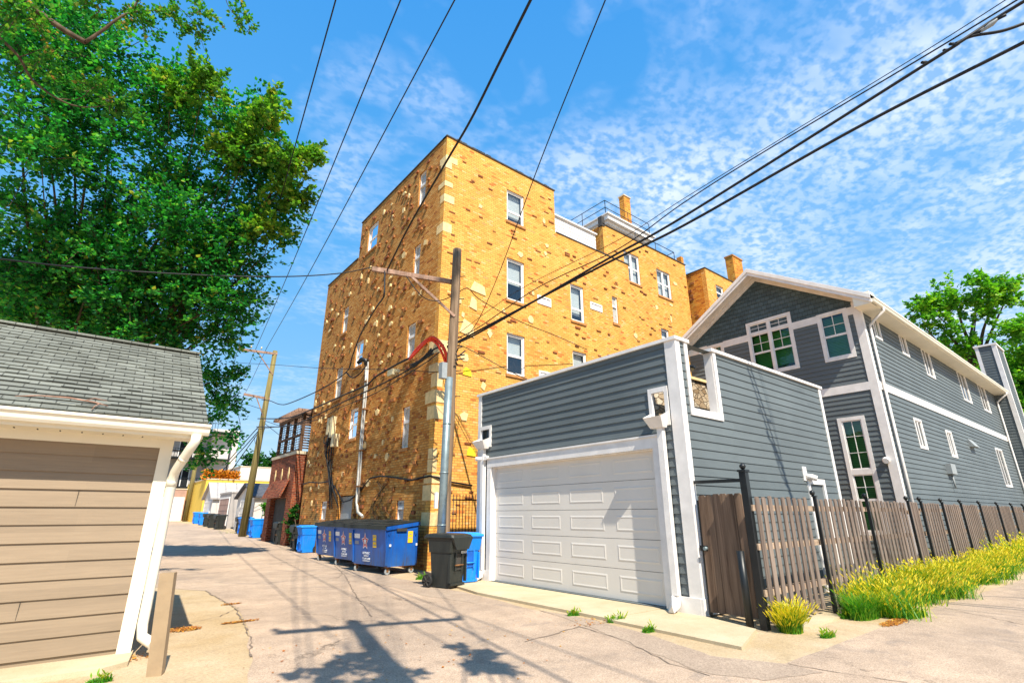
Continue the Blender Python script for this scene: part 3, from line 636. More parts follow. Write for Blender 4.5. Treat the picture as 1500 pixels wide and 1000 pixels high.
# white clapboard stair head behind the low parapet
g = G(); FW = FY(14.6)
g.lap(FW, 13.55, 17.0, 12.6, 14.45, .2, mi=0, t=.02); g.wall(FW, 13.55, 17.0, 12.6, 14.45, .2, mi=0); g.box(FW, 13.5, 17.05, 14.45, 14.52, -2.5, .1)
g.build('stair_housing', m['white'], B)
# roof house with white cornice, behind and above the set-back wall
pc = onx(888, 318, 18.0)
g = G()
FR = FY(16.6); a = FR.px(888, 315); b = FR.px(945, 360); u0c, u1c, zc = a[0], b[0], (a[1]+b[1])/2
g.box(FR, u0c, u1c, 15.2, zc-.15, -4, 0, 1); g.box(FR, u0c-.35, u1c+.35, zc-.15, zc+.12, -4.3, .4, 0); g.box(FR, u0c-.2, u1c+.2, zc-.32, zc-.15, -4.1, .2, 0); g.box(FR, u0c-.45, u1c+.45, zc+.12, zc+.2, -4.4, .5, 0)
g.build('roof_house', [m['white'], m['lightwall']], B)
def railing(name, pts, h, r, parent, mt, mid=True):
    g = G()
    for i in range(len(pts)-1):
        a, b = Vector(pts[i]), Vector(pts[i+1]); n = max(1, round((b-a).length/2.2))
        for k in ([h, h*.5] if mid else [h]): g.tube([a+Vector((0, 0, k)), b+Vector((0, 0, k))], r, 5)
        for j in range(n+1): p = a.lerp(b, j/n); g.tube([p, p+Vector((0, 0, h))], r, 5)
    return g.build(name, mt, parent)
zt = zc+.2
railing('roof_railing', [(u0c-.3, 20, zt), (u0c-.3, 16.4, zt), (u1c+.3, 16.4, zt)], .95, .022, B, m['black'])
railing('roof_railing', [(21.2, 15.3, 15.5), (24.9, 15.3, 15.5), (24.9, 19, 15.5)], 1.0, .022, B, m['black'])
FC = FY(17.5); a = FC.px(914, 292); b = FC.px(931, 345); g = G(); g.wbox(a[0], a[0]+.62, 17.5, 17.9, 14.8, a[1]+.3); 
ch = g.build('chimney', m['brick_orange_shade'], B); g = G(); g.wbox(a[0]-.05, a[0]+.67, 17.45, 17.95, a[1]+.3, a[1]+.38); g.build('chimney_cap', m['concrete'], ch)
g = G(); g.wbox(24.95, 25.2, 14.9, 15.2, 15.4, 16.1); g.build('parapet_pier', m['brick_orange_shade'], B); g = G(); g.wbox(17.75, 17.98, 14.76, 15.0, 15.4, 15.95); g.build('parapet_pier', m['tar'], B)
# downpipe / service conduit on the alley wall
def conduit_px(F, pts, d): return [F.P(*F.px(x, y), d) for x, y in pts]
T = thing('service_conduit', tuple(FB.P(*FB.px(525, 760), .1)), 'long pale steel conduit with a weatherhead up the alley side of the brick block', 'conduit')
g = G(); pp = conduit_px(FB, [(541, 532), (540, 560), (535, 620), (530, 690), (527, 735), (529, 750), (536, 756)], .12); g.tube(pp, .055, 8); g.tube([p+Vector((0, -.16, 0)) for p in pp[:5]], .03, 6); g.build('pipe', m['zinc'], T)
g = G(); p = pp[0]; g.tube([p+Vector((0, 0, -.1)), p+Vector((-.03, .02, .1)), p+Vector((-.15, .15, .15)), p+Vector((-.25, .3, 0))], [.08, .1, .1, .07], 8); g.build('weatherhead', m['black'], T)
g = G()
for t in (560, 600, 660, 712): u, z = FB.px(541-(t-532)*.062, t); g.box(FB, u-.22, u+.12, z-.025, z+.025, 0, .19)
g.build('bracket', m['rust'], T)
# telecom boxes and cable bundle
T = thing('telecom_boxes', tuple(FB.P(*FB.px(492, 650), .1)), 'beige telecom boxes with tangled black cables on the alley side of the brick block', 'utility box')
for (x0, y0, x1, y1, dd) in ((482, 613, 486, 636, .15), (487, 611, 494, 640, .22), (489.5, 636, 500, 654, .3)):
    r = rect(FB, ((x0+x1)/2-.01, y0), ((x0+x1)/2+.01, y1)); uc = (r[0]+r[1])/2; g = G(); g.box(FB, uc-.14, uc+.14, r[2], r[3], .0, dd*.8); g.build('box', m['beige_box'], T)
random.seed(4); g = G()
for i in range(9):
    x = 487+random.uniform(-4, 6); g.tube(conduit_px(FB, [(x, 640+random.uniform(-8, 6)), (x-3+random.uniform(-3, 3), 662), (486+random.uniform(-2, 3), 690), (488+random.uniform(-2, 2), 706), (490+random.uniform(-6, 10), 722+random.uniform(0, 25))], .05+random.uniform(0, .08)), random.uniform(.012, .03), 5)
for i in range(7):
    x = 482+random.uniform(-3, 6); y = 645+random.uniform(-6, 8); g.tube(conduit_px(FB, [(x+4, y-6), (x-2, y-5), (x-3, y+4), (x+3, y+7)], .1), .012, 5)
g.build('cable_bundle', m['cable'], T)
T = G()
T.tube(conduit_px(FB, [(446, 709), (455, 706), (470, 707), (484, 705), (492, 712), (505, 735), (515, 732), (528, 720), (545, 700), (560, 697), (580, 699), (605, 703), (632, 697)], .06)+conduit_px(FA, [(640, 699), (660, 706), (690, 711)], .06), .028, 6)
tag(T.build('wall_cable', m['cable'], loc=tuple(FB.P(*FB.px(500, 720), 0))), 'sagging black cable strung low along the alley side of the brick block', 'cable')
T = G(); random.seed(12)
for i in range(9):
    x0, y0 = random.uniform(528, 600), random.uniform(700, 712); pts = [(x0, y0)]
    for k in range(4): x0 += random.uniform(-14, 14); y0 += random.uniform(8, 18); pts.append((min(max(x0, 520), 612), min(y0, 775)))
    T.tube(conduit_px(FB, pts, .035), .010, 4)
tag(T.build('bare_vine', m['twig'], loc=tuple(FB.P(*FB.px(560, 740), 0))), 'thin bare vine stems creeping on the brick wall above the dumpsters', 'vine')
# ------------------------------------------------------------------ second brick building behind
g = G(); F2, F2b = FY(13.8), FX(25.5)
o2 = rect(F2, (1048, 416), (1062, 441)); o2b = rect(F2, (1085, 555), (1090, 570))
B2 = thing('orange_brick_building', (25.5, 13.8, 0), 'orange brick flats with a square chimney rising behind the gray gabled house', 'building')
g.wall(F2, 25.5, 41, 0, 15.05, .25, [o2]); g.wall(F2b, 14.05, 26, 0, 15.05, .25, mi=1); g.wall(FXb(41), 14.05, 26, 0, 15.05, .2); g.wall(FYb(26), 25.75, 40.8, 0, 15.05, .2); g.face([(25.6, 13.9, 14.8), (40.9, 13.9, 14.8), (40.9, 25.9, 14.8), (25.6, 25.9, 14.8)], 2)  # front yellow, alley side in orange brick that paints in its shade
knobs(g, F2, 25.6, 34, 8, 14.8, 30, [o2], [3, 4]); knobs(g, F2b, 14.1, 16, 6, 14.8, 50, [], [3, 4], (.07, .14), (.05, .09), (.02, .05))
g.build('wall', [m['brick'], m['brick_orange_shade'], m['tar'], m['knob'], m['knob_y']], B2)
win(B2, F2, o2, 'dh', .3)
g = G(); g.box(F2, 25.46, 41, 15.05, 15.1, -.27, .04); g.box(F2b, 13.84, 26, 15.05, 15.1, -.27, .04); g.build('coping', m['tar'], B2)
FC = FY(15.2); a = FC.px(1072, 374); g = G(); g.wbox(a[0]+.05, a[0]+1.35, 15.2, 15.75, 14.6, a[1]); ch = g.build('chimney', m['brick_orange_shade'], B2)
g = G(); g.wbox(a[0], a[0]+1.4, 15.15, 15.8, a[1], a[1]+.1); g.build('chimney_cap', m['soldier'], ch)
# ------------------------------------------------------------------ gray garage
GX, GY, GX1, GY1, GT = 7.78, 4.98, 14.0, 11.05, 4.5
FG, FGs = FX(GX), FY(GY)
T = thing('gray_garage', (GX, GY, 0), 'slate gray clapboard garage with white trim, panelled white door and parapet roof deck', 'garage')
DOOR = (5.62, 10.45, .06, 2.62)
scup = []
for tl, br in (((950, 571), (984, 622)), ((704, 626), (720.5, 654))):
    scup.append(rect(FG, tl, br))
ops = [DOOR]+scup
g = G(); g.wall(FG, GY, GY1, .0, GT, .15, ops); g.lap(FG, GY+.02, GY1-.02, .3, GT, .152, ops, t=.020)
NX0, NX1, NZ = 8.62, 9.22, 3.3
na = FGs.px(1014, 600); nb2 = FGs.px(1055, 603); NX0 = na[0]+.02; NX1 = nb2[0]-.06; NZ = na[1]+.0
g.wall(FGs, GX+.15, GX1, .0, GT, .15, [(NX0, NX1, NZ, GT+.001)]); g.lap(FGs, GX+.02, GX1-.02, .3, GT, .152, [(NX0, NX1, NZ, GT+1), rect(FGs, (1180, 700), (1216, 760))])
g.wall(FXb(GX1), GY+.15, GY1, 0, GT, .15); g.wall(FYb(GY1), GX+.15, GX1-.15, 0, GT, .15); g.lap(FYb(GY1), GX, GX1, .3, GT, .152)
g.face([(GX+.1, GY+.1, 3.15), (GX1-.1, GY+.1, 3.15), (GX1-.1, GY1-.1, 3.15), (GX+.1, GY1-.1, 3.15)], 1)
g.build('siding_wall', [m['gray'], m['tar']], T)
# trim: corner boards, base boards, caps, door surround, notch surround
g = G(); c = .20
g.box(FG, GY+.0, GY+c, .0, GT, .0, .03); g.box(FGs, GX-.03, GX+c*.55, .0, GT+.001, .001, .032)
g.box(FG, GY1-.14, GY1, 0, GT, .0, .03)
g.box(FG, GY-.0, DOOR[0]-.02, .03, .27, .0, .05); g.box(FG, DOOR[1]+.02, GY1, .03, .27, .0, .05); g.box(FGs, GX-.046, 8.35, .034, .266, .001, .046)
g.box(FG, DOOR[0]-.14, DOOR[0], .06, DOOR[3], .0, .045); g.box(FG, DOOR[1], DOOR[1]+.16, .06, DOOR[3], .0, .045); g.box(FG, DOOR[0]-.14, DOOR[1]+.16, DOOR[3], DOOR[3]+.2, .0, .05); g.box(FG, DOOR[0]-.16, DOOR[1]+.18, DOOR[3]+.2, DOOR[3]+.235, .0, .075)
g.build('trim', m['white'], T)
g = G(); g.box(FGs, GX1-.12, GX1, .3, GT, .001, .03); g.build('corner_board', m['white'], T)
g = G(); cw = .10
g.box(FGs, NX0-cw, NX0, NZ-cw, GT, .001, .034); g.box(FGs, NX1, NX1+cw, NZ-cw, GT, .001, .034); g.box(FGs, NX0, NX1, NZ-cw, NZ, .001, .036); g.box(FGs, NX0, NX1, NZ, NZ+.03, -.17, .04)
g.box(FGs, NX1-.014, NX1-.003, NZ+.03, GT, -.16, .0); g.box(FGs, NX0+.003, NX0+.014, NZ+.03, GT, -.16, .0)
g.build('opening_surround', m['white'], T)
g = G(); cap = .06
g.box(FG, GY-.06, GY1+.05, GT, GT+cap, -.2, .06); g.box(FGs, GX+.2, NX0+.04, GT, GT+cap, -.2, .06); g.box(FGs, NX1-.07, GX1+.05, GT, GT+cap, -.2, .06); g.wbox(GX1-.2, GX1+.05, GY+.2, GY1, GT, GT+cap)
g.build('parapet_cap', m['white'], T)
# door: five sections of four raised panels
g = G(); a0, a1, z0, z1 = DOOR; n = 5; hh = (z1-z0)/n
for i in range(n):
    zb = z0+i*hh; g.box(FG, a0, a1, zb+.004, zb+hh-.004, -.14, -.10)
    for j in range(4):
        w4 = (a1-a0)/4; ua = a0+j*w4+.14; ub = a0+(j+1)*w4-.14; za, zb2 = zb+.12, zb+hh-.11; P = FG.P
        # recess ring and raised field
        ring = [(ua, za), (ub, za), (ub, zb2), (ua, zb2)]; r2 = [(ua+.03, za+.03), (ub-.03, za+.03), (ub-.03, zb2-.03), (ua+.03, zb2-.03)]; r3 = [(ua+.055, za+.055), (ub-.055, za+.055), (ub-.055, zb2-.055), (ua+.055, zb2-.055)]
        for k in range(4):
            q = (k+1) % 4; g.face([P(*ring[k], -.0995), P(*ring[q], -.0995), P(*r2[q], -.093), P(*r2[k], -.093)]); g.face([P(*r2[k], -.093), P(*r2[q], -.093), P(*r3[q], -.098), P(*r3[k], -.098)])
        g.face([P(*q, -.098) for q in r3])
gd = g.build('garage_door', m['doorw'], T)
g = G(); g.box(FG, a0, a1, z0-.05, z0+.004, -.15, -.09); g.build('door_seal', m['tar'], gd)
g = G(); g.box(FG, a0+.002, a0+.02, z0, z1-.002, -.10, -.002); g.box(FG, a1-.02, a1-.002, z0, z1-.002, -.10, -.002); g.box(FG, a0+.02, a1-.02, z1-.02, z1-.002, -.10, -.002); g.build('door_jamb', m['white'], T)
# scuppers with downspouts
for k, r in enumerate(scup):
    a0, a1, z0, z1 = r; f = .075; P = FG.P; g = G()
    g.box(FG, a0, a0+f, z0, z1, -.02, .04); g.box(FG, a1-f, a1, z0, z1, -.02, .04); g.box(FG, a0+f, a1-f, z1-f*1.2, z1, -.02, .042)
    cc = (a0+a1)/2; zb = z0+.12; wd = (a1-a0)/2-.02; dp = .24
    q = [P(cc-wd*.7, zb-.16, .04), P(cc+wd*.7, zb-.16, .04), P(cc+wd*.7, zb-.16, .16), P(cc-wd*.7, zb-.16, .16), P(cc-wd, zb+.12, .04), P(cc+wd, zb+.12, .04), P(cc+wd, zb+.02, dp+.04), P(cc-wd, zb+.02, dp+.04)]
    for fc in ((0, 1, 2, 3), (3, 2, 6, 7), (0, 3, 7, 4), (2, 1, 5, 6)): g.face([q[i] for i in fc])
    s = g.build('scupper_box', m['white'], T)
    g = G(); uc = cc-.03 if k == 0 else cc
    w_ = .055; g.box(FG, uc-w_, uc+w_, .28, zb-.16, .035, .125)
    g.hexa([P(uc-w_, .12, .09), P(uc+w_, .12, .09), P(uc+w_, .05, .26), P(uc-w_, .05, .26), P(uc-w_, .28, .035), P(uc+w_, .28, .035), P(uc+w_, .28, .125), P(uc-w_, .16, .30)])
    g.build('downspout', m['white'], T)
for (F, x, y) in ((FG, 708.5, 671),):
    g = G(); u, z = F.px(x, y); p = F.P(u-.12, z, .0); g.tube([F.P(u-.12, z, .0), F.P(u-.12, z, .05)], .06, 10); g.tube([F.P(u-.12, z, .04), F.P(u-.02, z-.02, .14), F.P(u+.05, z-.03, .22)], [.035, .06, .05], 10); g.tube([F.P(u-.22, z, .03), F.P(u-.26, z-.02, .14)], [.05, .055], 10)
    g.build('security_light', m['white'], T)
# small side door behind the fence
r = rect(FGs, (1180, 700), (1216, 760)); g = G(); g.box(FGs, r[0], r[0]+.1, 0, r[3], -.02, .04); g.box(FGs, r[1]-.1, r[1], 0, r[3], -.02, .04); g.box(FGs, r[0]+.1, r[1]-.1, r[3]-.12, r[3], -.02, .042); dd = g.build('side_door', m['white'], T)
g = G(); g.box(FGs, r[0]+.1, r[1]-.1, 0, r[3]-.12, -.10, -.001); g.build('door_leaf', m['dark'], dd)
g = G(); u, z = FGs.px(1179, 697); g.box(FGs, u-.12, u+.06, z-.1, z+.2, 0, .03); g.tube([FGs.P(u, z, .02), FGs.P(u+.05, z-.03, .16)], [.06, .06], 10); g.tube([FGs.P(u+.12, z, .02), FGs.P(u+.2, z-.05, .16)], [.06, .06], 10); g.build('security_light', m['white'], T)
# things on the roof deck
g = G(); FT = FY(5.9); a = FT.px(1014, 548); b = FT.px(1050, 548)
def stonew():
    M = MT('rough ledge stone', .9, .2); v = M.co('UV', (1, 1.7, 1)); vo = M.n('ShaderNodeTexVoronoi'); vo.inputs['Scale'].default_value = 5.5; M.l(v, vo.inputs['Vector']); e = M.n('ShaderNodeTexVoronoi'); e.feature = 'DISTANCE_TO_EDGE'; e.inputs['Scale'].default_value = 5.5; M.l(v, e.inputs['Vector'])
    s2 = M.n('ShaderNodeSeparateColor'); M.l(vo.outputs['Color'], s2.inputs[0]); c = M.ramp(s2.outputs[0], [(0, (.30, .20, .11)), (.5, (.50, .38, .25)), (1, (.66, .56, .42))]); ed_ = M.ramp(e.outputs['Distance'], [(0, 0), (.06, 1)]); c = M.mix(ed_, (.10, .06, .03), c)
    M.base(c); M.bump(M.math('ADD', ed_, M.noise(v, 20, 4)), .9, .04); return M.m
m['ledge'] = stonew()
T2 = thing('stone_fire_table', (9.2, 5.9, 3.15), 'rough tan ledge-stone counter on the garage roof seen through the parapet gap', 'stone counter')
g.wbox(8.3, 10.6, 5.9, 6.7, 3.16, 4.25); g.build('stone_body', m['ledge'], T2); g = G(); g.wbox(8.25, 10.65, 5.85, 6.75, 4.25, 4.31); g.build('stone_top', m['stone'], T2)
T2 = thing('planter_pot', (9.75, 6.1, 4.31), 'small terracotta pot with a black tray on the stone counter', 'pot')
g = G(); g.tube([(9.75, 6.1, 4.315), (9.75, 6.1, 4.5)], [.12, .17], 12); g.build('pot', m['terra'], T2); g = G(); g.tube([(9.75, 6.1, 4.505), (9.75, 6.1, 4.56)], [.24, .28], 12); g.build('tray', m['black'], T2)
T2 = G(); g = T2; c0 = Vector((9.0, 6.2, 4.315))
g.tube([c0+Vector((-.2, 0, 0)), c0+Vector((-.2, 0, .5)), c0+Vector((-.1, 0, .68)), c0+Vector((.15, 0, .75)), c0+Vector((.4, 0, .68)), c0+Vector((.5, 0, .45)), c0+Vector((.5, 0, 0))], .03, 6)
for q in range(4): g.tube([c0+Vector((-.2+q*.16, 0, .0)), c0+Vector((-.2+q*.16, 0, .62))], .012, 5)
tag(g.build('metal_headboard', m['steel'], loc=tuple(c0)), 'arched gray metal frame standing on the stone counter', 'metal frame')
# ------------------------------------------------------------------ gray house
HX, HY, HX1, HE = 18.74, 4.98, 39.0, 8.2
FH, FHs = FX(HX), FY(HY)
HY1 = 11.35; RY = 8.15; RZ = 10.25
T = thing('gray_house', (HX, HY, 0), 'two storey slate gray clapboard house with white trim and a low front gable', 'house')
wf = [(rect(FH, (1092.4, 475), (1172.7, 538.7)), 'house', 2), (rect(FH, (1195.4, 462.5), (1255.7, 522)), 'house', 1), (rect(FH, (1035.7, 507.6), (1068, 560)), 'house', 1), (rect(FH, (1226, 613), (1302.4, 770)), 'house', 3)]
wf = [(r if i != 3 else (r[0], r[1], .9, r[3]), s_, k) for i, (r, s_, k) in enumerate(wf)]
r2 = wf[2][0]; wf[2] = ((r2[0], r2[1], r2[3]-1.6, r2[3]), 'house', 1)
wsd = [rect(FHs, a, b) for a, b in (((1272, 454), (1292, 500)), ((1312, 480), (1332, 524)), ((1345, 502), (1370, 556)), ((1398, 538), (1424, 592)), ((1429, 559), (1452, 606)), ((1336, 611), (1359, 659)), ((1383, 629), (1402.5, 671)), ((1456, 655), (1483, 714)))]
of = [w[0] for w in wf]; band = 5.36
zf = FH.px(1250, 446)[1]-.05; zf = 7.92
def lim(z):   # gable slope
    t = min(1, max(0, (z-8.25)/(RZ-8.25))); return (HY+.0+(RY-HY)*t, HY1-(HY1-RY)*t)
g = G()
g.wall(FH, HY, HY1, 0, zf, .2, of); g.lap(FH, HY+.02, HY1-.02, .4, band-.14, .155, of, t=.022); g.lap(FH, HY+.02, HY1-.02, band+.14, zf, .155, of, t=.022)
g.wall(FHs, HX+.2, HX1, 0, HE+.1, .2, wsd); g.lap(FHs, HX+.02, HX1-.02, .4, band-.12, .155, wsd, t=.022); g.lap(FHs, HX+.02, HX1-.02, band+.12, HE, .155, wsd, t=.022)
g.wall(FXb(HX1), HY+.2, HY1, 0, HE, .2); g.wall(FYb(HY1), HX+.2, HX1-.2, 0, HE, .2)
g.build('siding_wall', m['gray'], T)
g = G(); g.prism([FH.P(HY, zf, -.15), FH.P(HY1, zf, -.15), FH.P(HY1, 8.25, -.15), FH.P(RY, RZ, -.15), FH.P(HY, 8.25, -.15)], (-1, 0, 0), .15); g.lap(FH, HY, HY1, zf+.1, RZ, .17, of, t=.02, lim=lim); g.build('gable_shingles', m['shakes'], T)
g = G(); cb = .2
g.box(FH, HY, HY+cb, 0, HE, 0, .035); g.box(FHs, HX-.035, HX+.14, 0, HE+.001, .001, .036)
for F_, a, b, z in ((FH, HY+cb, HY1, band), (FHs, HX+.14, HX1, band)): g.box(F_, a, b, z-.13, z+.13, .0, .034)
# frieze pieces between windows
cuts = [HY+cb]+sorted([v for r in of[:3] for v in (r[0], r[1])])+[HY1]
r1 = of[1]; zfr = r1[3]-.0
def fr(a, b, z0, z1): g.box(FH, a, b, z0, z1, 0, .033)
fr(HY+cb, of[1][0], zf-.13, zf+.13); fr(of[1][1], of[0][0], zf-.13, zf+.13); fr(of[0][1], of[2][0], zf-.13, zf+.13); fr(of[2][1], HY1, zf-.13, zf+.13)
g.build('trim', m['white'], T)
for (r, st, k) in wf: win(T, FH, r, st, (1 if k != 2 else .9), 'blind_g' if k != 3 else 'blind_g', 'glass_g', k)
for r in wsd: win(T, FHs, r, 'small', .9, 'blind_d', 'glass_g' if r[1]-r[0] < .7 else 'glass')
# roof with overhangs, rakes, soffit
g = G(); ov = .5; og = .55; th = .16
sl = (RZ-8.25)/(RY-HY)
def ry(y, side): return RZ+.22-(abs(y-RY))*sl
for s_ in (-1, 1):
    ye = (HY-ov) if s_ < 0 else (HY1+ov); ze = ry(ye, 0); xa, xb = HX-og, HX1+.5
    g.hexa([(xa, ye, ze-th), (xb, ye, ze-th), (xb, RY, RZ+.22-th), (xa, RY, RZ+.22-th), (xa, ye, ze), (xb, ye, ze), (xb, RY, RZ+.22), (xa, RY, RZ+.22)])
roof = g.build('roof', m['darkroof'], T)
g = G()
for s_ in (-1, 1):
    ye = (HY-ov-.02) if s_ < 0 else (HY1+ov+.02); ze = ry(ye, 0); xa = HX-og
    for (dx, top, bot) in ((.0, -.01, -.30), (.03, -.03, -.17)):
        g.hexa([(xa-.03-dx, ye, ze+bot), (xa+.02, ye, ze+bot), (xa+.02, RY, RZ+.22+bot), (xa-.03-dx, RY, RZ+.22+bot), (xa-.03-dx, ye, ze+top), (xa+.02, ye, ze+top), (xa+.02, RY, RZ+.22+top), (xa-.03-dx, RY, RZ+.22+top)])
    g.face([(xa+.02, ye, ze-th-.02), (HX+.0, ye, ze-th-.02), (HX, RY, RZ+.2-th), (xa+.02, RY, RZ+.2-th)])
    # second rake board on the wall face
    g.hexa([(HX-.05, HY if s_ < 0 else HY1, ry(HY if s_ < 0 else HY1, 0)-.36), (HX-.001, HY if s_ < 0 else HY1, ry(HY if s_ < 0 else HY1, 0)-.36), (HX-.001, RY, RZ-.16), (HX-.05, RY, RZ-.16), (HX-.05, HY if s_ < 0 else HY1, ry(HY if s_ < 0 else HY1, 0)-.18), (HX-.001, HY if s_ < 0 else HY1, ry(HY if s_ < 0 else HY1, 0)-.18), (HX-.001, RY, RZ+.03), (HX-.05, RY, RZ+.03)])
g.build('rake_board', m['white'], T)
g = G(); ze = ry(HY-ov, 0)-th
for (y0, y1) in ((HY-ov, HY), (HY1, HY1+ov)): g.wbox(HX-og+.03, HX1+.45, y0, y1, ze-.16, ze-.13)
for y0 in (HY-ov, HY1+.02): g.wbox(HX-og+.0, HX-.04, y0, y0+ov-.02, ze-.165, ze+.25)
g.build('soffit', m['cream'], T)
def gutter(x0, x1, y, z, s=1, h=.13):
    g = G(); pr = [(0, 0), (-.07, 0), (-.09, .03), (-.10, .07), (-.125, .10), (-.125, h), (-.11, h), (-.11, .11), (0, .11)]
    g.prism([(x0, y+p*s, z+q) for p, q in pr], (1, 0, 0), x1-x0); return g
gutter(HX-og, HX1+.5, HY-ov, ze-.14, 1, .15).build('gutter', m['cream'], T)
def spout(parent, pts, w=.075, mt='white'):
    g = G()
    g.tube([Vector(p) for p in pts], w*.62, 4); return g.build('downspout', m[mt], parent)
for x in (HX+.35, HX1-.35):
    spout(T, [(x, HY-ov-.06, ze-.12), (x, HY-ov-.06, ze-.22), (x, HY-.30, ze-.42), (x, HY-.09, ze-.60), (x, HY-.08, ze-.8), (x, HY-.08, 4), (x, HY-.08, .1)], .08)
for (x, y, F_) in ((1299, 674, FH),):
    g = G(); u, z = F_.px(x, y); g.tube([F_.P(u, z, .02), F_.P(u, z, .07), F_.P(u-.02, z-.03, .16)], [.10, .10, .08], 12); g.build('security_camera', m['white'], T)
r = rect(FHs, (1383, 679), (1394, 695)); g = G(); g.box(FHs, r[0], r[1], r[2], r[3], .01, .18); u = (r[0]+r[1])/2; g.tube([FHs.P(u, r[2], .08), FHs.P(u, r[2]-.5, .08)], .03, 6); g.build('meter_box', m['gray_box'], T)
r = rect(FHs, (1416, 642), (1426, 656)); g = G(); g.hexa([FHs.P(r[0], r[2], .01), FHs.P(r[1], r[2], .01), FHs.P(r[1], r[2], .22), FHs.P(r[0], r[2], .22), FHs.P(r[0], r[3], .01), FHs.P(r[1], r[3], .01), FHs.P(r[1], r[3]-.05, .05), FHs.P(r[0], r[3]-.05, .05)]); g.build('dryer_vent', m['gray_box'], T)
# side chimney chase
ct = ony(1440, 512, 4.4); CX0, CX1, CYb, CZ = 39.05, 41.2, 4.3, 10.7
g = G(); Fc, Fcx = FY(CYb), FX(CX0)
g.wbox(CX0+.02, CX1-.02, CYb+.02, 5.2, 0, CZ); g.lap(Fc, CX0, CX1, .4, CZ, .155); g.lap(Fcx, CYb, 5.2, .4, CZ, .155); ch = g.build('chimney', m['gray'], T)
g = G()
g.box(Fcx, CYb, CYb+.16, 0, CZ, .0, .04); g.box(Fcx, 5.04, 5.2, HE+.3, CZ, .0, .04); g.box(Fc, CX0-.04, CX0+.16, 0, CZ, .001, .04); g.box(Fc, CX1-.16, CX1, 0, CZ, .0, .04); g.box(Fc, CX0-.08, CX1+.08, CZ, CZ+.1, -.95, .08); g.box(Fc, CX0+.16, CX1-.16, band-.13, band+.13, 0, .035); g.build('chimney_trim', m['white'], ch)
# ------------------------------------------------------------------ tan garage
TX, TY = .74, 7.82
T = thing('tan_garage', (TX, TY, 0), 'tan clapboard garage with cream gutter and gray shingle roof at the left edge', 'garage')
FTn = FY(TY); FTx = FXb(TX)
g = G(); g.wall(FTn, -8, TX, .05, 2.75, .15); g.lap(FTn, -8, TX-.02, .10, 2.5, .187, t=.018, wob=.0015)
g.wall(FTx, TY+.15, 11.6, .05, 2.75, .15); g.lap(FTx, TY, 11.6, .10, 2.6, .187)
g.prism([(TX, TY, 2.6), (TX, 11.6, 2.6), (TX, 9.7, 4.0)], (-1, 0, 0), .12); g.build('siding_wall', m['tan'], T)
g = G()
for (u, z) in ((-.05, .10+.187*8), (-.29, .10+.187*2), (-1.2, .10+.187*4), (-1.6, .10+.187*9)): g.box(FTn, u, u+.004, z+.005, z+.18, .0, .021)
g.build('board_joint', m['tar'], T)
g = G(); g.box(FTn, TX-.11, TX+.025, .03, 2.5, .0, .03); g.box(FTx, TY-.026, TY+.1, .032, 2.498, .001, .022); g.box(FTn, -8, TX-.11, 2.30, 2.5, .0, .028)
g.build('trim', m['cream'], T)
EY = 7.42
g = G(); g.wbox(-8, TX+.28, EY, TY, 2.40, 2.42)
for i in range(40): x = -7+i*.19; g.wbox(x, x+.012, EY+.16, EY+.24, 2.396, 2.4, 1)
g.wbox(-8, TX+.28, EY-.0, EY+.02, 2.42, 2.56)
g.build('soffit', [m['cream'], m['dark']], T)
gutter(-8, TX+.33, EY, 2.44, 1, .13).build('gutter', m['cream'], T)
# roof: overlapping shingle courses
g = G(); e0 = Vector((0, EY-.05, 2.585)); rd = Vector((0, 9.62, 4.04)); sv = rd-e0; SL = sv.length; sd_ = sv.normalized(); nn = Vector((0, -sd_.z, sd_.y)); ex = .125; k = 0; s_ = 0; XR = TX+.30
while s_ < SL:
    s2 = min(SL, s_+ex); a = e0+sd_*s_+nn*.016; b = e0+sd_*s2+nn*.004; c_ = e0+sd_*s_
    x = -8.0-random.uniform(0, .3)
    while x < XR:
        w_ = random.choice([.14, .2, .26, .3]); x2 = min(XR, x+w_); x1_ = max(-8, x); h = random.choice([0, .0, .006, .010])
        if x2 > x1_:
            aa = a+nn*h
            g.face([(x1_, aa.y, aa.z), (x2, aa.y, aa.z), (x2, b.y, b.z), (x1_, b.y, b.z)]); g.face([(x1_, c_.y, c_.z), (x2, c_.y, c_.z), (x2, aa.y, aa.z), (x1_, aa.y, aa.z)])
        x = x2
    s_ = s2
g.face([(-8, e0.y, e0.z-.02), (XR, e0.y, e0.z-.02), (XR, rd.y, rd.z-.02), (-8, rd.y, rd.z-.02)]); bk = Vector((0, 11.9, 2.58)); g.face([(-8, rd.y, rd.z+.01), (XR, rd.y, rd.z+.01), (XR, bk.y, bk.z), (-8, bk.y, bk.z)])
g.bar((-8, rd.y, rd.z+.0), (XR, rd.y, rd.z+.0), .22, .03)
rf = g.build('roof', m['shingle'], T, uv=lambda c: (c.x, (c.y-e0.y)*1.21))
g = G(); 
for sgn in (0,): g.hexa([(XR-.03, e0.y, e0.z-.15), (XR-.005, e0.y, e0.z-.15), (XR-.005, rd.y, rd.z-.15), (XR-.03, rd.y, rd.z-.15), (XR-.03, e0.y, e0.z-.02), (XR-.005, e0.y, e0.z-.02), (XR-.005, rd.y, rd.z-.02), (XR-.03, rd.y, rd.z-.02)])
g.build('rake_board', m['cream'], T)
sp = [(TX+.20, EY-.06, 2.44), (TX+.20, EY-.05, 2.36), (TX+.17, EY+.0, 2.28), (TX+.09, TY-.12, 2.02), (TX+.085, TY-.05, 1.9), (TX+.085, TY-.05, 1.0), (TX+.085, TY-.05, .32), (TX+.10, TY-.08, .2), (TX+.2, TY-.24, .14)]
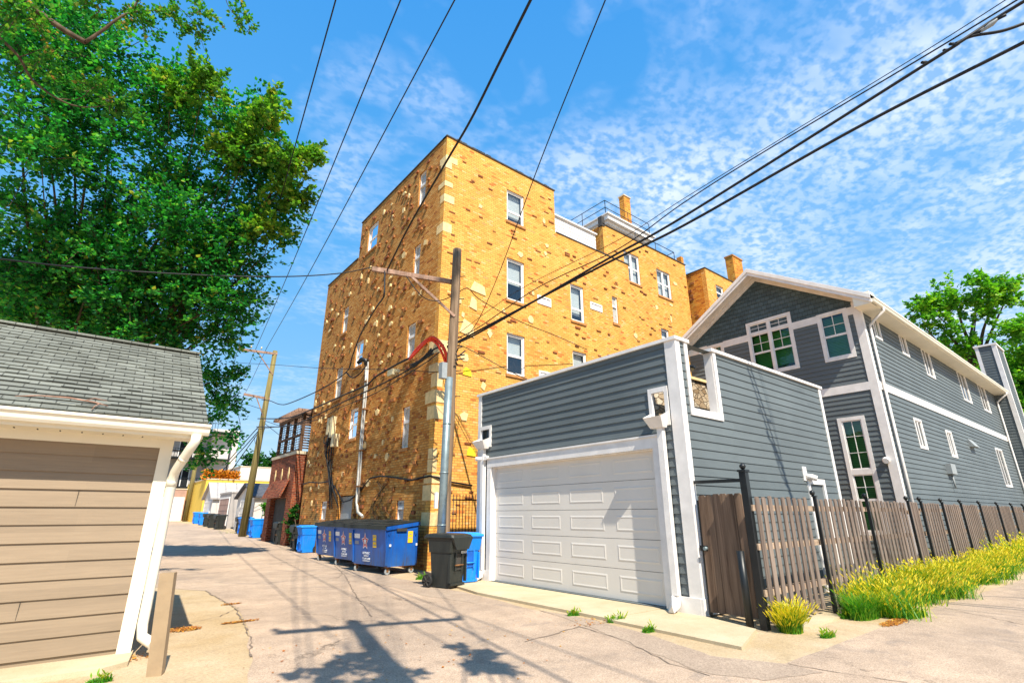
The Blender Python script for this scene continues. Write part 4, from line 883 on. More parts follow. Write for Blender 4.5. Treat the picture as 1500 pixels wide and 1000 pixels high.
g = G(); g.tube(sp, .055, 8); g.tube([Vector(sp[4])+Vector((0, 0, -.06)), Vector(sp[4])+Vector((0, 0, .06))], .06, 8); g.tube([Vector(sp[2]).lerp(Vector(sp[3]), .4), Vector(sp[2]).lerp(Vector(sp[3]), .5)], .058, 8)
g.build('downspout', m['cream'], T)
# fallen twig on the roof
def roofp(x, s_, h=.03): p = e0+sd_*s_+nn*h; return Vector((x, p.y, p.z))
g = G(); g.tube([roofp(-.78, .19), roofp(-.60, .22, .05), roofp(-.35, .20, .07), roofp(-.10, .19, .05), roofp(.02, .15, .04)], [.005, .008, .010, .009, .004], 5); g.tube([roofp(-.06, .18, .05), roofp(-.10, .09, .05), roofp(-.12, .02, .03)], [.007, .005, .003], 5); g.tube([roofp(-.20, .19, .06), roofp(-.12, .22, .09), roofp(.0, .20, .08)], [.006, .005, .003], 5)
tag(g.build('fallen_twig', m['drytwig'], loc=tuple(roofp(-.4, .2))), 'dry reddish twig lying on the shingles just above the cream gutter', 'twig')
# leaning bollard board
g = G(); b0 = onz(228, 988); t0 = ony(247, 838, b0.y+.02)
vx = Vector((.062, -.02, 0)); vy = Vector((.02, .05, 0))
g.hexa([b0-vx-vy-Vector((0, 0, .06)), b0+vx-vy-Vector((0, 0, .06)), b0+vx+vy-Vector((0, 0, .06)), b0-vx+vy-Vector((0, 0, .06)), t0-vx-vy, t0+vx-vy, t0+vx+vy, t0-vx+vy])
tag(g.build('wooden_post', m['board'], loc=tuple(b0)), 'short tan painted wooden post standing beside the tan garage downspout', 'post')
# ------------------------------------------------------------------ wooden fence with black steel posts
FYf = 3.94
def picket(g, x, w, z0, z1, y, th=.018, mi=0, F=None):
    F = F or FY(y); c = .02; ln = random.uniform(-.006, .006); P = F.P
    b = [(x, z0), (x+w, z0), (x+w+ln, z1-c*1.3), (x+w-c+ln, z1), (x+c+ln, z1), (x+ln, z1-c*1.3)]
    g.prism([P(u, z, 0) for u, z in b], F.nrm, th, mi)
T = thing('wooden_fence', (7.9, FYf, 0), 'long weathered cedar picket fence with black steel posts beside the gray house', 'fence')
random.seed(9)
posts = [7.62]+[round(ony(q, 732, FYf).x, 2) for q in (1184.5, 1260.8, 1321.4, 1340.5, 1371.7, 1399.4, 1427, 1453, 1474, 1491)]+[37.0, 40.0, 43.0]
FZ = 1.76
for i in range(len(posts)-1):
    a, b = posts[i]+.06, posts[i+1]-.05; g = G()
    dense = (i == 3)
    x = a+.02; k = 0; step = .15 if dense else .205
    while x < b-.12:
        wv = random.uniform(.108, .120); bot = .10+random.uniform(-.015, .03) if i < 1 else .06; picket(g, x, wv, bot, FZ+random.uniform(-.015, .015), FYf-.05)
        if not dense and False: pass
        x += step+random.uniform(-.008, .008)
    if not dense:
        x = a+.02+step/2   # staggered pickets behind
    pn = g.build('picket_panel', m['fence'], T)
    for z in (.42, 1.02, 1.55) if not dense else (.42, 1.5): g = G(); g.box(FY(FYf), a-.04, b+.04, z, z+.085, -.045, .045); g.build('rail', m['rail'], pn)
for i, x in enumerate(posts):
    if i == 0: continue
    g = G(); g.wbox(x-.021, x+.021, FYf-.125, FYf-.073, 0, FZ+.02); g.wbox(x-.036, x+.036, FYf-.135, FYf-.063, FZ+.02, FZ+.04)
    p = Vector((x, FYf-.075, FZ+.09)); g.tube([p+Vector((0, 0, -.055)), p+Vector((0, 0, -.03)), p, p+Vector((0, 0, .03)), p+Vector((0, 0, .045))], [.012, .035, .046, .035, .01], 8); g.build('post', m['black'], T)
# gate between garage and the corner post, with a tall steel frame
T = thing('wooden_gate', (7.8, 4.9, 0), 'brown cedar board gate hung between the gray garage corner and a tall black steel post', 'gate')
g = G(); ya, yb = 4.12, 4.86; xg = 7.80; n = 6; w_ = (yb-ya)/n
for i in range(n):
    y0 = ya+i*w_; h = random.uniform(-.012, .012); F_ = FX(xg+random.uniform(-.004, .004)); picket(g, y0+.002, w_-.004, .10, 1.80+h, 0, .02, 0, F_)
g.build('gate_board', m['gatewood'], T)
g = G(); g.wbox(xg+.0, xg+.03, 4.86, 4.90, .05, 1.72); g.wbox(xg+.02, xg+.05, ya, yb, .35, .43); g.wbox(xg+.02, xg+.05, ya, yb, 1.45, 1.53); g.build('gate_frame', m['black'], T)
g = G(); g.tube([(xg-.03, 4.80, 1.0), (xg-.09, 4.80, 1.0)], .028, 8, 0); g.wbox(xg-.025, xg+.02, 4.78, 4.92, .96, 1.04, 1); g.build('gate_latch', [m['steel'], m['black']], T)
T = thing('gate_post', (7.66, 3.98, 0), 'tall black square steel post with a ball finial and arm over the cedar gate', 'post')
g = G(); pt = FY(3.94).px(1087, 690)[1]
g.wbox(7.60, 7.70, 3.92, 4.02, 0, pt); g.wbox(7.585, 7.715, 3.905, 4.035, pt, pt+.03); p = Vector((7.65, 3.97, pt+.08)); g.tube([p+Vector((0, 0, -.05)), p+Vector((0, 0, -.03)), p, p+Vector((0, 0, .03)), p+Vector((0, 0, .045))], [.012, .035, .05, .035, .01], 10); g.build('post', m['black'], T)
g = G(); g.bar((7.65, 4.02, pt-.12), (7.86, 4.95, pt-.10), .04, .05); g.build('arm', m['black'], T)
T = G(); T.tube([(7.60, 4.16, 0), (7.60, 4.16, 1.0)], .052, 12); tag(T.build('steel_bollard', m['black'], loc=(7.60, 4.16, 0)), 'short round black steel pipe standing against the cedar gate', 'bollard')
# black iron fence and old boards in the gap between pole and garage
T = thing('iron_fence', (8.3, 12.0, 0), 'black iron bar fence closing the gap between the brick block and the gray garage', 'fence')
g = G()
for i in range(9): y = 11.35+i*.13; x = 8.1+(i*.09)
g = G()
ya = 12.6
for i in range(9): x = 8.05+i*.105; g.tube([(x, ya, .05), (x, ya, 2.05)], .011, 5)
for z in (.3, 1.9): g.tube([(8.0, ya, z), (9.1, ya, z)], .018, 5)
g.build('bar_panel', m['black'], T)
g = G(); g.wbox(8.95, 9.05, 12.5, 12.6, 0, 2.3); g.wbox(8.4, 8.48, 11.6, 11.68, 0, 2.9); g.wbox(8.38, 8.5, 11.58, 11.70, 2.9, 2.94); g.tube([(8.44, 11.64, 2.94), (8.44, 11.64, 3.0), (8.44, 11.64, 3.06)], [.02, .045, .01], 8); g.build('post', m['black'], T)
T = G()
for i in range(4): T.wbox(8.55+i*.16, 8.69+i*.16, 11.62, 11.65, .05, 2.3+random.uniform(-.02, .05))
T.wbox(8.5, 9.2, 11.66, 11.70, 1.0, 1.1); tag(T.build('board_fence', m['fence'], loc=(8.55, 11.62, 0)), 'narrow gray board screen beside the left corner of the gray garage', 'fence')
# ------------------------------------------------------------------ carts
def rr(w, d, z, y0=0, r=.06, n=4, x0=0):
    pts = []
    for (sx_, sy, a) in ((1, -1, -90), (1, 1, 0), (-1, 1, 90), (-1, -1, 180)):
        for i in range(n+1): t = math.radians(a+90*i/n); pts.append(Vector((x0+sx_*(w/2-r)+r*math.cos(t), y0+sy*(d/2-r)+r*math.sin(t), z)))
    return pts
def loft(g, rings, mi=0, cap0=True, cap1=True, smooth=False):
    b = len(g.v); n = len(rings[0])
    for r in rings: g.v += r
    for i in range(len(rings)-1):
        for k in range(n): g.f.append((b+i*n+k, b+i*n+(k+1) % n, b+(i+1)*n+(k+1) % n, b+(i+1)*n+k)); g.m.append(mi); g.sm.append(smooth)
    if cap0: g.f.append(tuple(b+k for k in range(n))[::-1]); g.m.append(mi); g.sm.append(False)
    if cap1: g.f.append(tuple(b+(len(rings)-1)*n+k for k in range(n))); g.m.append(mi); g.sm.append(False)
def text_mesh(name, body, size, mt, parent, loc, rot, w=None):
    cu_ = bpy.data.curves.new(name, 'FONT'); cu_.body = body; cu_.size = size; cu_.align_x = 'CENTER'; cu_.align_y = 'CENTER'; cu_.extrude = .0015
    o = bpy.data.objects.new(name, cu_); me = bpy.data.meshes.new_from_object(o); bpy.data.objects.remove(o)
    me.name = name; me.materials.append(mt); q = bpy.data.objects.new(name, me); COL.objects.link(q); q.parent = parent; q.location = loc; q.rotation_euler = rot; return q
def make_cart(kind, label, group, near=True):
    mt, ml = (m['blackp'], m['blackp']) if kind == 'black' else (m['blue'], m['bluelid'])
    T = thing('refuse_cart' if kind == 'black' else 'recycling_cart', (0, 0, 0), label, 'trash cart', group)
    g = G()
    loft(g, [rr(.46, .50, .02, .0, .05), rr(.46, .52, .05, 0, .06), rr(.54, .60, .68, .0, .07), rr(.55, .61, .72, 0, .07)], smooth=False)
    loft(g, [rr(.57, .64, .70, -.0, .05), rr(.61, .72, .93, -.015, .06), rr(.63, .74, .98, -.015, .06)])
    # side ribs, painted recess with catch bar on the front
    g.wbox(-.27, -.23, -.315, -.25, .12, .66); g.wbox(.23, .27, -.315, -.25, .12, .66)
    for sx_ in (-1, 1): g.wbox(sx_*.10-.014, sx_*.10+.014, -.325, -.27, .34, .70)
    g.wbox(-.22, .22, -.30, -.26, .06, .10)
    body = g.build('body', mt, T, local=True)
    g = G(); g.wbox(-.085, .085, -.306, -.285, .36, .68); g.build('painted_recess', m['tar'] if kind == 'black' else plain('shadow blue', (.008, .10, .45), .5), T, local=True)  # raised dark plate; the shade of a recess is put into its colour
    g = G(); g.tube([(-.13, -.335, .45), (.13, -.335, .45)], .014, 8); g.build('catch_bar', m['rust'] if kind == 'black' else m['bluelid'], T, local=True)
    g = G()
    if kind == 'black':   # wedge lid with a hanging front flap
        loft(g, [rr(.66, .80, .985, -.01, .06), rr(.68, .84, 1.0, -.01, .06), rr(.66, .80, 1.05, .0, .06), rr(.54, .62, 1.075, .02, .08)])
        g.hexa([(-.20, -.425, .76), (.20, -.425, .76), (.20, -.38, .76), (-.20, -.38, .76), (-.33, -.43, 1.0), (.33, -.43, 1.0), (.33, -.38, 1.0), (-.33, -.38, 1.0)])
    else:
        loft(g, [rr(.66, .80, .985, -.01, .06), rr(.67, .82, 1.01, -.01, .06), rr(.66, .80, 1.045, -.01, .06), rr(.58, .66, 1.055, -.01, .07), rr(.55, .62, 1.075, -.01, .08)])
    g.tube([(-.27, .45, 1.0), (.27, .45, 1.0)], .016, 8); g.wbox(-.28, -.24, .36, .46, .97, 1.02); g.wbox(.24, .28, .36, .46, .97, 1.02)
    g.build('lid', ml, T, local=True)
    for s_ in (-1, 1):
        g = G(); g.tube([(s_*.26, .30, .13), (s_*.32, .30, .13)], .13, 18); w_ = g.build('wheel', m['tire'], T, local=True)
        g = G(); g.tube([(s_*.318, .30, .13), (s_*.330, .30, .13)], .035, 10)
        for k in range(6): a = k*math.pi/3; g.bar((s_*.326, .30, .13), (s_*.326, .30+math.cos(a)*.10, .13+math.sin(a)*.10), .02, .02)
        g.build('hub', m['tar'], w_, local=True)
    g = G(); g.tube([(-.28, .30, .13), (.28, .30, .13)], .015, 6); g.build('axle', m['rust'], T, local=True)
    return T
def sticker(T, x, y, z, w, h, mt, front=True, nm='sticker'):
    g = G(); g.wbox(x-w/2, x+w/2, y-.004, y, z-h/2, z+h/2); return g.build(nm, m[mt], T, local=True)
cb_ = make_cart('black', 'black refuse cart at the foot of the utility pole, nearest the camera', 'refuse carts in the alley')
cbl = make_cart('blue', 'blue recycling cart beside the left corner of the gray garage', 'recycling carts in the alley')
# copies first, stickers only on the near pair
def place(o, x, y, rz, s=1): o.location = (x, y, gz(y)+.004); o.rotation_euler = (0, 0, rz); o.scale = (s,)*3
far = [('blue', 7.72, 23.35, -88, 'blue recycling cart with its wheel showing, just left of the dumpsters'), ('black', 7.75, 24.35, -90, 'black cart squeezed behind the blue one left of the dumpsters'),
       ('black', 8.2, 28.6, -85, 'black cart with white 0330 painted on its side by the red brick garage'),
       ('blue', 8.38, 34.5, -86, 'blue recycling cart right of the foot of the far utility pole'), ('blue', 8.5, 38.0, -86, 'blue recycling cart left of the foot of the far utility pole'), ('black', 8.75, 39.9, -88, 'black cart left of the blue pair at the far utility pole'),
       ('black', 8.6, 46.6, -80, 'nearest of the three black carts by the far pink garage'), ('black', 8.65, 49.6, -85, 'middle one of the three black carts by the far pink garage'), ('black', 8.75, 52.3, -85, 'farthest of the three black carts by the far pink garage'),
       ('blue', 8.9, 55.8, -85, 'nearer one of the two farthest blue carts by the yellow building'), ('blue', 9.0, 59.6, -85, 'farthest blue cart beside the white garage door and yellow building')]
graf = None
for kd, x, y, a, lb in far:
    c = copy_tree(cb_ if kd == 'black' else cbl); place(c, x, y, math.radians(a), 1.0); c['label'] = lb
    if '0330' in lb: graf = c
place(cb_, 6.62, 10.52, math.radians(16), 1.03); place(cbl, 7.22, 10.85, math.radians(2), 1.03)
sticker(cb_, .13, -.338, .70, .17, .045, 'sticker_w'); sticker(cbl, .05, -.345, .86, .17, .05, 'sticker_w')
text_mesh('serial_text', 'A 07180', .038, m['tar'], cb_, (.13, -.343, .70), (math.pi/2, 0, 0)); text_mesh('serial_text', 'B 21946', .04, m['tar'], cbl, (.05, -.350, .86), (math.pi/2, 0, 0))
t_ = text_mesh('painted_number', '0330', .26, m['sticker_w'], graf, (.312, -.0, .5), (0, 0, 0)); t_.rotation_euler = Matrix(((0, 0, 1), (0, 1, 0), (-1, 0, 0))).to_euler(); t_.rotation_euler = (Matrix.Rotation(math.pi/2, 3, 'Z') @ Matrix.Rotation(math.pi/2, 3, 'X') @ Matrix.Rotation(math.pi/2, 3, 'Z')).to_euler()
# ------------------------------------------------------------------ dumpsters (front faces local -X, side face local -Y)
def make_dumpster(label):
    T = thing('dumpster', (0, 0, 0), label, 'dumpster', 'blue dumpsters beside the brick wall')
    Lh, D = .90, 1.02; g = G(); zf_, zb = 1.18, 1.30   # half length, depth
    # body: slightly tapered front
    g.hexa([(.10, -Lh+.02, .20), (D, -Lh+.02, .20), (D, Lh-.02, .20), (.10, Lh-.02, .20), (0, -Lh, zf_), (D, -Lh, zb), (D, Lh, zb), (0, Lh, zf_)])
    g.hexa([(-.02, -Lh-.035, zf_-.07), (D+.03, -Lh-.035, zb-.07), (D+.03, -Lh, zb-.07), (-.02, -Lh, zf_-.07), (-.02, -Lh-.035, zf_+.02), (D+.03, -Lh-.035, zb+.02), (D+.03, -Lh, zb+.02), (-.02, -Lh, zf_+.02)])
    g.wbox(-.03, .0, -Lh, Lh, zf_-.05, zf_+.01)
    for y in (-Lh-.012,):
        g.wbox(.30, .62, y-.03, y+.03, zf_-.10, zf_-.02, 1)
        for x in (.07, .93): g.prism([(x-.05, y+.012, zf_-.12), (x+.05, y+.012, zf_-.12), (x, y+.012, zf_-.22)], (0, -1, 0), .02, 0)
        for x in (.01, .98): g.wbox(x-.012, x+.03, y-.006, y+.01, .25, 1.05)
    for y in (-Lh+.02, Lh-.06): g.hexa([(.06, y, .24), (.10, y, .24), (.10, y+.04, .24), (.06, y+.04, .24), (-.03, y, 1.1), (.02, y, 1.1), (.02, y+.04, 1.1), (-.03, y+.04, 1.1)])
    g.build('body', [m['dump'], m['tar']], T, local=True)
    g = G()
    for k in range(2):
        y0, y1 = (-Lh-.03+k*(Lh+.03)+.01, -Lh-.03+(k+1)*(Lh+.03)-.01); hz = .015*k
        for i in range(5):
            x0 = -.07+i*.225; x1 = x0+.225; z0 = zf_+.03+(zb-zf_)*(x0/D)+hz; z1 = zf_+.03+(zb-zf_)*(x1/D)+hz; b = .012 if i % 2 else 0
            g.hexa([(x0, y0, z0), (x1, y0, z1), (x1, y1, z1), (x0, y1, z0), (x0, y0, z0+.025+b), (x1, y0, z1+.025+b), (x1, y1, z1+.025+b), (x0, y1, z0+.025+b)])
        g.hexa([(-.09, y0, zf_-.05+hz), (-.06, y0, zf_-.05+hz), (-.06, y1, zf_-.05+hz), (-.09, y1, zf_-.05+hz), (-.08, y0, zf_+.055+hz), (-.05, y0, zf_+.055+hz), (-.05, y1, zf_+.055+hz), (-.08, y1, zf_+.055+hz)])
    g.build('lid', m['lid'], T, local=True)
    for x in (.16, D-.1):
        for y in (-Lh+.12, Lh-.12):
            g = G(); g.wbox(x-.06, x+.06, y-.05, y+.05, .17, .20); g.wbox(x-.03, x+.03, y-.035, y-.025, .07, .17); g.wbox(x-.03, x+.03, y+.025, y+.035, .07, .17); c = g.build('caster', m['rust'], T, local=True)
            g = G(); g.tube([(x, y-.022, .08), (x, y+.022, .08)], .078, 14); g.build('wheel', m['gray_box'], c, local=True)
    # front decals lie on the sloped front: x = .1*(1-t) where t from .20 to zf
    sl_ = math.atan2(.10, zf_-.2)
    def fp(y, z): t = (z-.2)/(zf_-.2); return Vector((.10*(1-t)-.004, y, z))
    def decal(y0, y1, z0, z1, mt, nm='sticker', off=0):
        g = G(); o_ = Vector((-off, 0, 0)); g.face([fp(y0, z0)+o_, fp(y1, z0)+o_, fp(y1, z1)+o_, fp(y0, z1)+o_]); return g.build(nm, m[mt], T, local=True)
    decal(.50, .80, .88, 1.0, 'sticker_w'); decal(.56, .78, .72, .81, 'sticker_g'); decal(-.36, -.18, .66, .98, 'sticker_y'); decal(-.35, -.19, .80, .83, 'sticker_g', off=.002); decal(-.33, -.21, .92, .94, 'sticker_g', off=.002); decal(-.33, -.21, .70, .73, 'sticker_g', off=.002)
    def star(R, r, mt, off, yc=.22, zc=.80):
        g = G(); o_ = Vector((-off, 0, 0)); c = fp(yc, zc)+o_; pts = []
        for k in range(10):
            a = math.pi/2+k*math.pi/5; q = R if k % 2 == 0 else r; pts.append(fp(yc+math.cos(a)*q*.8, zc+math.sin(a)*q)+o_)
        for k in range(10): g.face([c, pts[k], pts[(k+1) % 10]])
        return g.build('star_emblem', m[mt], T, local=True)
    star(.235, .125, 'sticker_w', .001); star(.20, .10, 'sticker_r', .003)
    g = G()
    for k in range(5):
        a = math.pi/2+k*2*math.pi/5; o_ = Vector((-.005, 0, 0)); y, z = .22, .80
        g.face([fp(y+math.cos(a+.35)*.03, z+math.sin(a+.35)*.035)+o_, fp(y+math.cos(a)*.13, z+math.sin(a)*.165)+o_, fp(y+math.cos(a-.35)*.03, z+math.sin(a-.35)*.035)+o_])
    star(.10, .055, 'sticker_w', .005); g.build('star_emblem', m['sticker_w'], T, local=True)
    rot = (Matrix.Rotation(-math.pi/2, 3, 'Z') @ Matrix.Rotation(math.pi/2-sl_, 3, 'X')).to_euler()
    for (s__, z, b) in ((.088, .50, 'REPUBLIC'), (.06, .43, 'SERVICES'), (.075, .355, '773.847.6900'), (.034, .30, 'REPUBLICSERVICES.COM')):
        q = text_mesh('sticker_text', b, s__, m['sticker_w'], T, fp(.16, z)+Vector((-.006, 0, 0)), rot)
    # side sticker and reflectors
    g = G(); g.wbox(.68, .84, -Lh-.006, -Lh-.002, .78, 1.08); g.build('sticker', m['sticker_y'], T, local=True)
    g = G(); g.wbox(.70, .82, -Lh-.009, -Lh-.006, .90, .92); g.wbox(.72, .80, -Lh-.009, -Lh-.006, .99, 1.01); g.build('sticker', m['sticker_g'], T, local=True)
    for x in (.12, .98): g = G(); g.wbox(x-.03, x+.03, -Lh-.02, -Lh-.004, .70, .76); g.build('reflector', m['sticker_w'], T, local=True)
    return T
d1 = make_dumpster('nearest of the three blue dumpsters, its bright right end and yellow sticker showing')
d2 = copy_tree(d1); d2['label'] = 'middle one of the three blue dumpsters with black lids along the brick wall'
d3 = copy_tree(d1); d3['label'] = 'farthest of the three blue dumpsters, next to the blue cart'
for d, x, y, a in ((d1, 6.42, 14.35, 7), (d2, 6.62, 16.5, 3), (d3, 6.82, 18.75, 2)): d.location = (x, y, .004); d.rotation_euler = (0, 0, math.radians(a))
# ------------------------------------------------------------------ utility poles
def ins(g, p, r=.045, h=.16): g.tube([p, p+Vector((0, 0, h*.3)), p+Vector((0, 0, h*.35)), p+Vector((0, 0, h*.7)), p+Vector((0, 0, h*.75)), p+Vector((0, 0, h))], [r*.5, r*.5, r, r, r*.6, r*.5], 8)
PB = Vector((7.32, 11.9, 0)); PTp = Vector((7.44, 11.9, 9.2))
T = thing('utility_pole', tuple(PB), 'weathered wooden utility pole with one crossarm and a steel conduit, before the yellow brick block', 'utility pole')
g = G(); n = 14; g.tube([PB.lerp(PTp, i/n)+Vector((math.sin(i*1.3)*.008, math.cos(i*1.7)*.008, 0)) for i in range(n+1)], [.16-.03*i/n for i in range(n+1)], 14); g.build('shaft', m['pole'], T)
ea = onz(545, 394, 8.15); eb = onz(662, 413, 8.15); eb2 = eb+(eb-ea).normalized()*.25
g = G(); g.bar(ea, eb2, .10, .13); arm = g.build('crossarm', m['arm'], T)
g = G(); g.bar(ea.lerp(eb, .47)+Vector((0, -.04, -.05)), Vector((7.36, 11.78, 6.95)), .05, .07); g.build('brace', m['arm'], T)
g = G(); cb0 = onz(641, 860, 0); cpx = [(638, 785), (650, 640), (657, 553)]
cps = [at(x, y, (PB-CAM).dot(cf)*1.0) for x, y in cpx]; q1 = ony(658, 553, 11.6); qm = ony(646, 785, 11.6); q0 = q1.lerp(qm, q1.z/(q1.z-qm.z))
g.tube([q0, q0.lerp(q1, .5), q1], .105, 12); 
for t in (.25, .5, .75): p = q0.lerp(q1, t); g.tube([p+Vector((0, 0, -.02)), p+Vector((0, 0, .02))], .112, 12)
g.build('conduit', m['steel'], T)
g = G(); p = ony(649, 543, 11.66); g.wbox(p.x-.09, p.x+.07, p.y-.1, p.y+.08, p.z-.22, p.z+.22); g.build('switch_box', m['gray_box'], T)
g = G(); p = ony(638, 733, 11.66); g.wbox(p.x-.04, p.x+.04, p.y-.06, p.y, p.z-.18, p.z+.2); g.build('sign_tag', m['sticker_w'], T)
for t in (.5, .58, .66, .74, .82, .9): g = G(); p = PB.lerp(PTp, t); g.tube([p+Vector((.08, -.08, 0)), p+Vector((.22, -.17, .02))], .014, 5); g.build('step_peg', m['cable'], T)
for k in range(4):
    g = G(); p = Vector((7.38+random.uniform(-.1, .15), 11.72, 5.5+k*.12)); g.tube([p, p+Vector((random.uniform(-.15, .2), -.1, .1)), p+Vector((.2, -.05, .2))], .02, 5)
    g.build('cable_clamp', m['cable'], T)
# far pole
FP = gpt(363, 788); ft = Vector((7.87, 34.31, 11.5))
T = thing('utility_pole', tuple(FP), 'tall greenish wooden utility pole with two crossarms standing among far blue carts', 'utility pole')
ft = ony(403, 516, 36.2)+Vector((0, 0, .1)); FPb = Vector((8.02, 36.2, gz(36.2))); T.location = FPb; T['_w'] = tuple(FPb)
g = G(); g.tube([FPb, FPb.lerp(ft, .5), ft], [.22, .19, .15], 12); g.build('shaft', m['pole2'], T)
for (px0, px1, z) in (((349, 511), (404, 518), 11.3), ((357, 577), (393, 584), 8.5)):
    a = ony(*px0, 36.1); b = ony(*px1, 36.1); g = G(); g.bar(a, b+Vector((.1, 0, 0)), .1, .14); g.build('crossarm', m['arm'], T); g = G(); g.bar(a.lerp(b, .5), Vector((b.x, 36.05, b.z-1.5)), .05, .06); g.build('brace', m['arm'], T)
a = ony(349, 509, 36.1); b = ony(404, 516, 36.1); g = G()
for t in (.02, .33, .6): ins(g, a.lerp(b, t)+Vector((0, 0, .07)), .05, .2)
g.build('insulator', m['beige_box'], T)
P3 = Vector((9.0, 67, gz(67))); a3 = ony(292, 652, 67)
T = thing('utility_pole', tuple(P3), 'farthest pale utility pole before the end garage of the alley', 'utility pole'); g = G(); g.tube([P3, Vector((a3.x, 67, a3.z+1))], [.24, .18], 10); g.build('shaft', m['pole2'], T)
# pole behind the photographer whose shadow falls on the alley
PX, PY = 1.15, -.95
T = thing('utility_pole', (PX, PY, 0), 'utility pole standing right behind the viewpoint, its crossarm shadow on the paving', 'utility pole')
g = G(); g.tube([(PX, PY, 0), (PX, PY, 5), (PX, PY, 11.2)], [.17, .15, .12], 12); g.build('shaft', m['pole'], T)
g = G(); g.bar((PX-1.0, PY+.35, 10.7), (PX+1.5, PY-.45, 10.7), .1, .13); g.bar((PX-1.0, PY+.35+.1, 10.45), (PX+.2, PY+.1, 10.45), .06, .06); g.build('crossarm', m['arm'], T)
g = G()
for t in (0, .25, .55, .8, 1): ins(g, Vector((PX-1.0+2.5*t, PY+.35-.8*t, 10.77)), .06, .25)
g.build('insulator', m['beige_box'], T)
# ------------------------------------------------------------------ wires
def cat(pts, n=14):
    P = [Vector(p) for p in pts]
    if len(P) == 2: return [P[0].lerp(P[1], i/n) for i in range(n+1)]
    Q = [P[0]*2-P[1]]+P+[P[-1]*2-P[-2]]; o = []
    for i in range(1, len(Q)-2):
        for k in range(n):
            t = k/n; a, b, c, d = Q[i-1:i+3]; o.append(.5*((2*b)+(-a+c)*t+(2*a-5*b+4*c-d)*t*t+(-a+3*b-3*c+d)*t*t*t))
    o.append(P[-1]); return o
WN = [0]
def wire(pts, r, label, mt='cable', name='overhead_wire', grp=None, n=10):
    q = [p if isinstance(p, Vector) else at(*p) for p in pts]
    c_ = cat(q, n)
    for e_, i_ in ((0, 1), (-1, -2)):   # wires that leave the picture run on to their next support
        v_ = c_[e_]-CAM; z_ = v_.dot(cf); X_, Y_ = 750+FPX*v_.dot(cr)/z_, 500-FPX*v_.dot(cu)/z_
        if X_ > 1505 or X_ < -10 or Y_ < -12:
            d_ = (c_[e_]-c_[i_]).normalized(); x_ = c_[e_]+d_*12
            c_ = [x_]+c_ if e_ == 0 else c_+[x_]
    g = G(); g.tube(c_, r*1.35, 6)
    return tag(g.build(name, m[mt], loc=tuple(q[0])), label, 'wire', grp)
Dn = (PTp-CAM).dot(cf)   # depth of the near pole
def dp(v): return (Vector(v)-CAM).dot(cf)
dA = dp(ea)
a = onz(790, -25, 8.6)
wire([a, onz(735, 85, 8.45), onz(690, 175, 8.35), onz(655, 235, 8.28), onz(600, 330, 8.2), onz(566, 398, 8.18)], .017, 'thick black cable rising from the crossarm end up to the top edge of the picture', n=8)
x = dA
def al(x_, y_, X_=7.5): return onx(x_, y_, X_)
wire([ea.lerp(eb, .15)+Vector((0, 0, .07)), onx(563, 428, 5.4), onx(560, 438, 5.5), onx(550, 452, 5.8), onx(528, 490, 6.6), onx(516, 522, 7.2), al(507, 545), al(470, 570, 7.55), al(425, 590, 7.6), al(410, 592, 7.65), al(396, 587, 7.8), Vector((7.9, 36.1, ony(374, 584, 36.1).z))], .018, 'black cable drooping from the crossarm along the brick wall to the far pole', n=6)
wire([al(507, 545), al(516, 553), al(527, 547, 7.6), al(538, 533, 7.75)], .02, 'black service loop hanging at the weatherhead of the wall conduit', n=6)
w8 = 10.9
wire([onz(897, -25, 8.6), onz(790, 240, 8.0), (735, 390, Dn-1.2), (700, 470, Dn-.3), (672, 505, Dn)], .008, 'thin wire running from the near pole up past the roof chimney to the top edge')
far_ = [(349, 508), (376, 508), (391, 509)]
for (xx, yy), (tx, ty), (lx, ly), nm in zip(far_, ((498, -22), (596, -22), (678, -22)), ((325, 600), (325, 618), (345, 600)), ('leftmost', 'middle', 'rightmost')):
    p0 = ony(xx, yy, 36.1); p1 = onz(tx, ty, 11.2); mid = p0.lerp(p1, .5)+Vector((0, 0, -.22))
    wire([p1, mid, p0], .011, nm+' of the three high thin wires running from the top edge to the far pole', grp='high wires above the alley')
    e = ony(lx, ly, 67); wire([p0, p0.lerp(e, .5)+Vector((0, 0, -.4)), e], .012, nm+' of the three thin wires beyond the far pole arm', grp='high wires beyond the far pole')
# bundles from the near pole to the right
pr_ = Vector((7.45, 11.75, 6.0))
wire([(655, 507, Dn), (700, 488, Dn-.4), (880, 385, Dn*.80), (1000, 318, Dn*.72), (1355, 95, Dn*.55), (1400, 66, Dn*.53), (1455, 30, Dn*.52), (1520, -10, Dn*.5)], .020, 'upper thick cable of the pair running right from the near pole')
wire([(655, 509, Dn), (690, 490, Dn-.2), (880, 390, Dn*.8), (1000, 331, Dn*.72), (1250, 190, Dn*.6), (1520, 52, Dn*.5)], .021, 'lower thick cable of the pair running right from the near pole to the right edge')
wire([(1400, 64, Dn*.53), (1425, 53, Dn*.525), (1470, 45, Dn*.51), (1520, 27, Dn*.5)], .018, 'black branch cable splitting off at the splice by the upper right corner')
wire([(655, 502, Dn), (700, 480, Dn-.2), (790, 420, Dn*.93), (905, 365, Dn*.84), (1000, 298, Dn*.77), (1120, 222, Dn*.69), (1350, 85, Dn*.57), (1520, -18, Dn*.5)], .010, 'thin upper wire above the thick pair running to the top right corner')
wire([(658, 498, Dn), (760, 425, Dn*.95), (905, 352, Dn*.84), (1000, 292, Dn*.77), (1130, 212, Dn*.69), (1360, 72, Dn*.57), (1520, -30, Dn*.5)], .006, 'thinnest wire over the roof railing running to the top right corner')
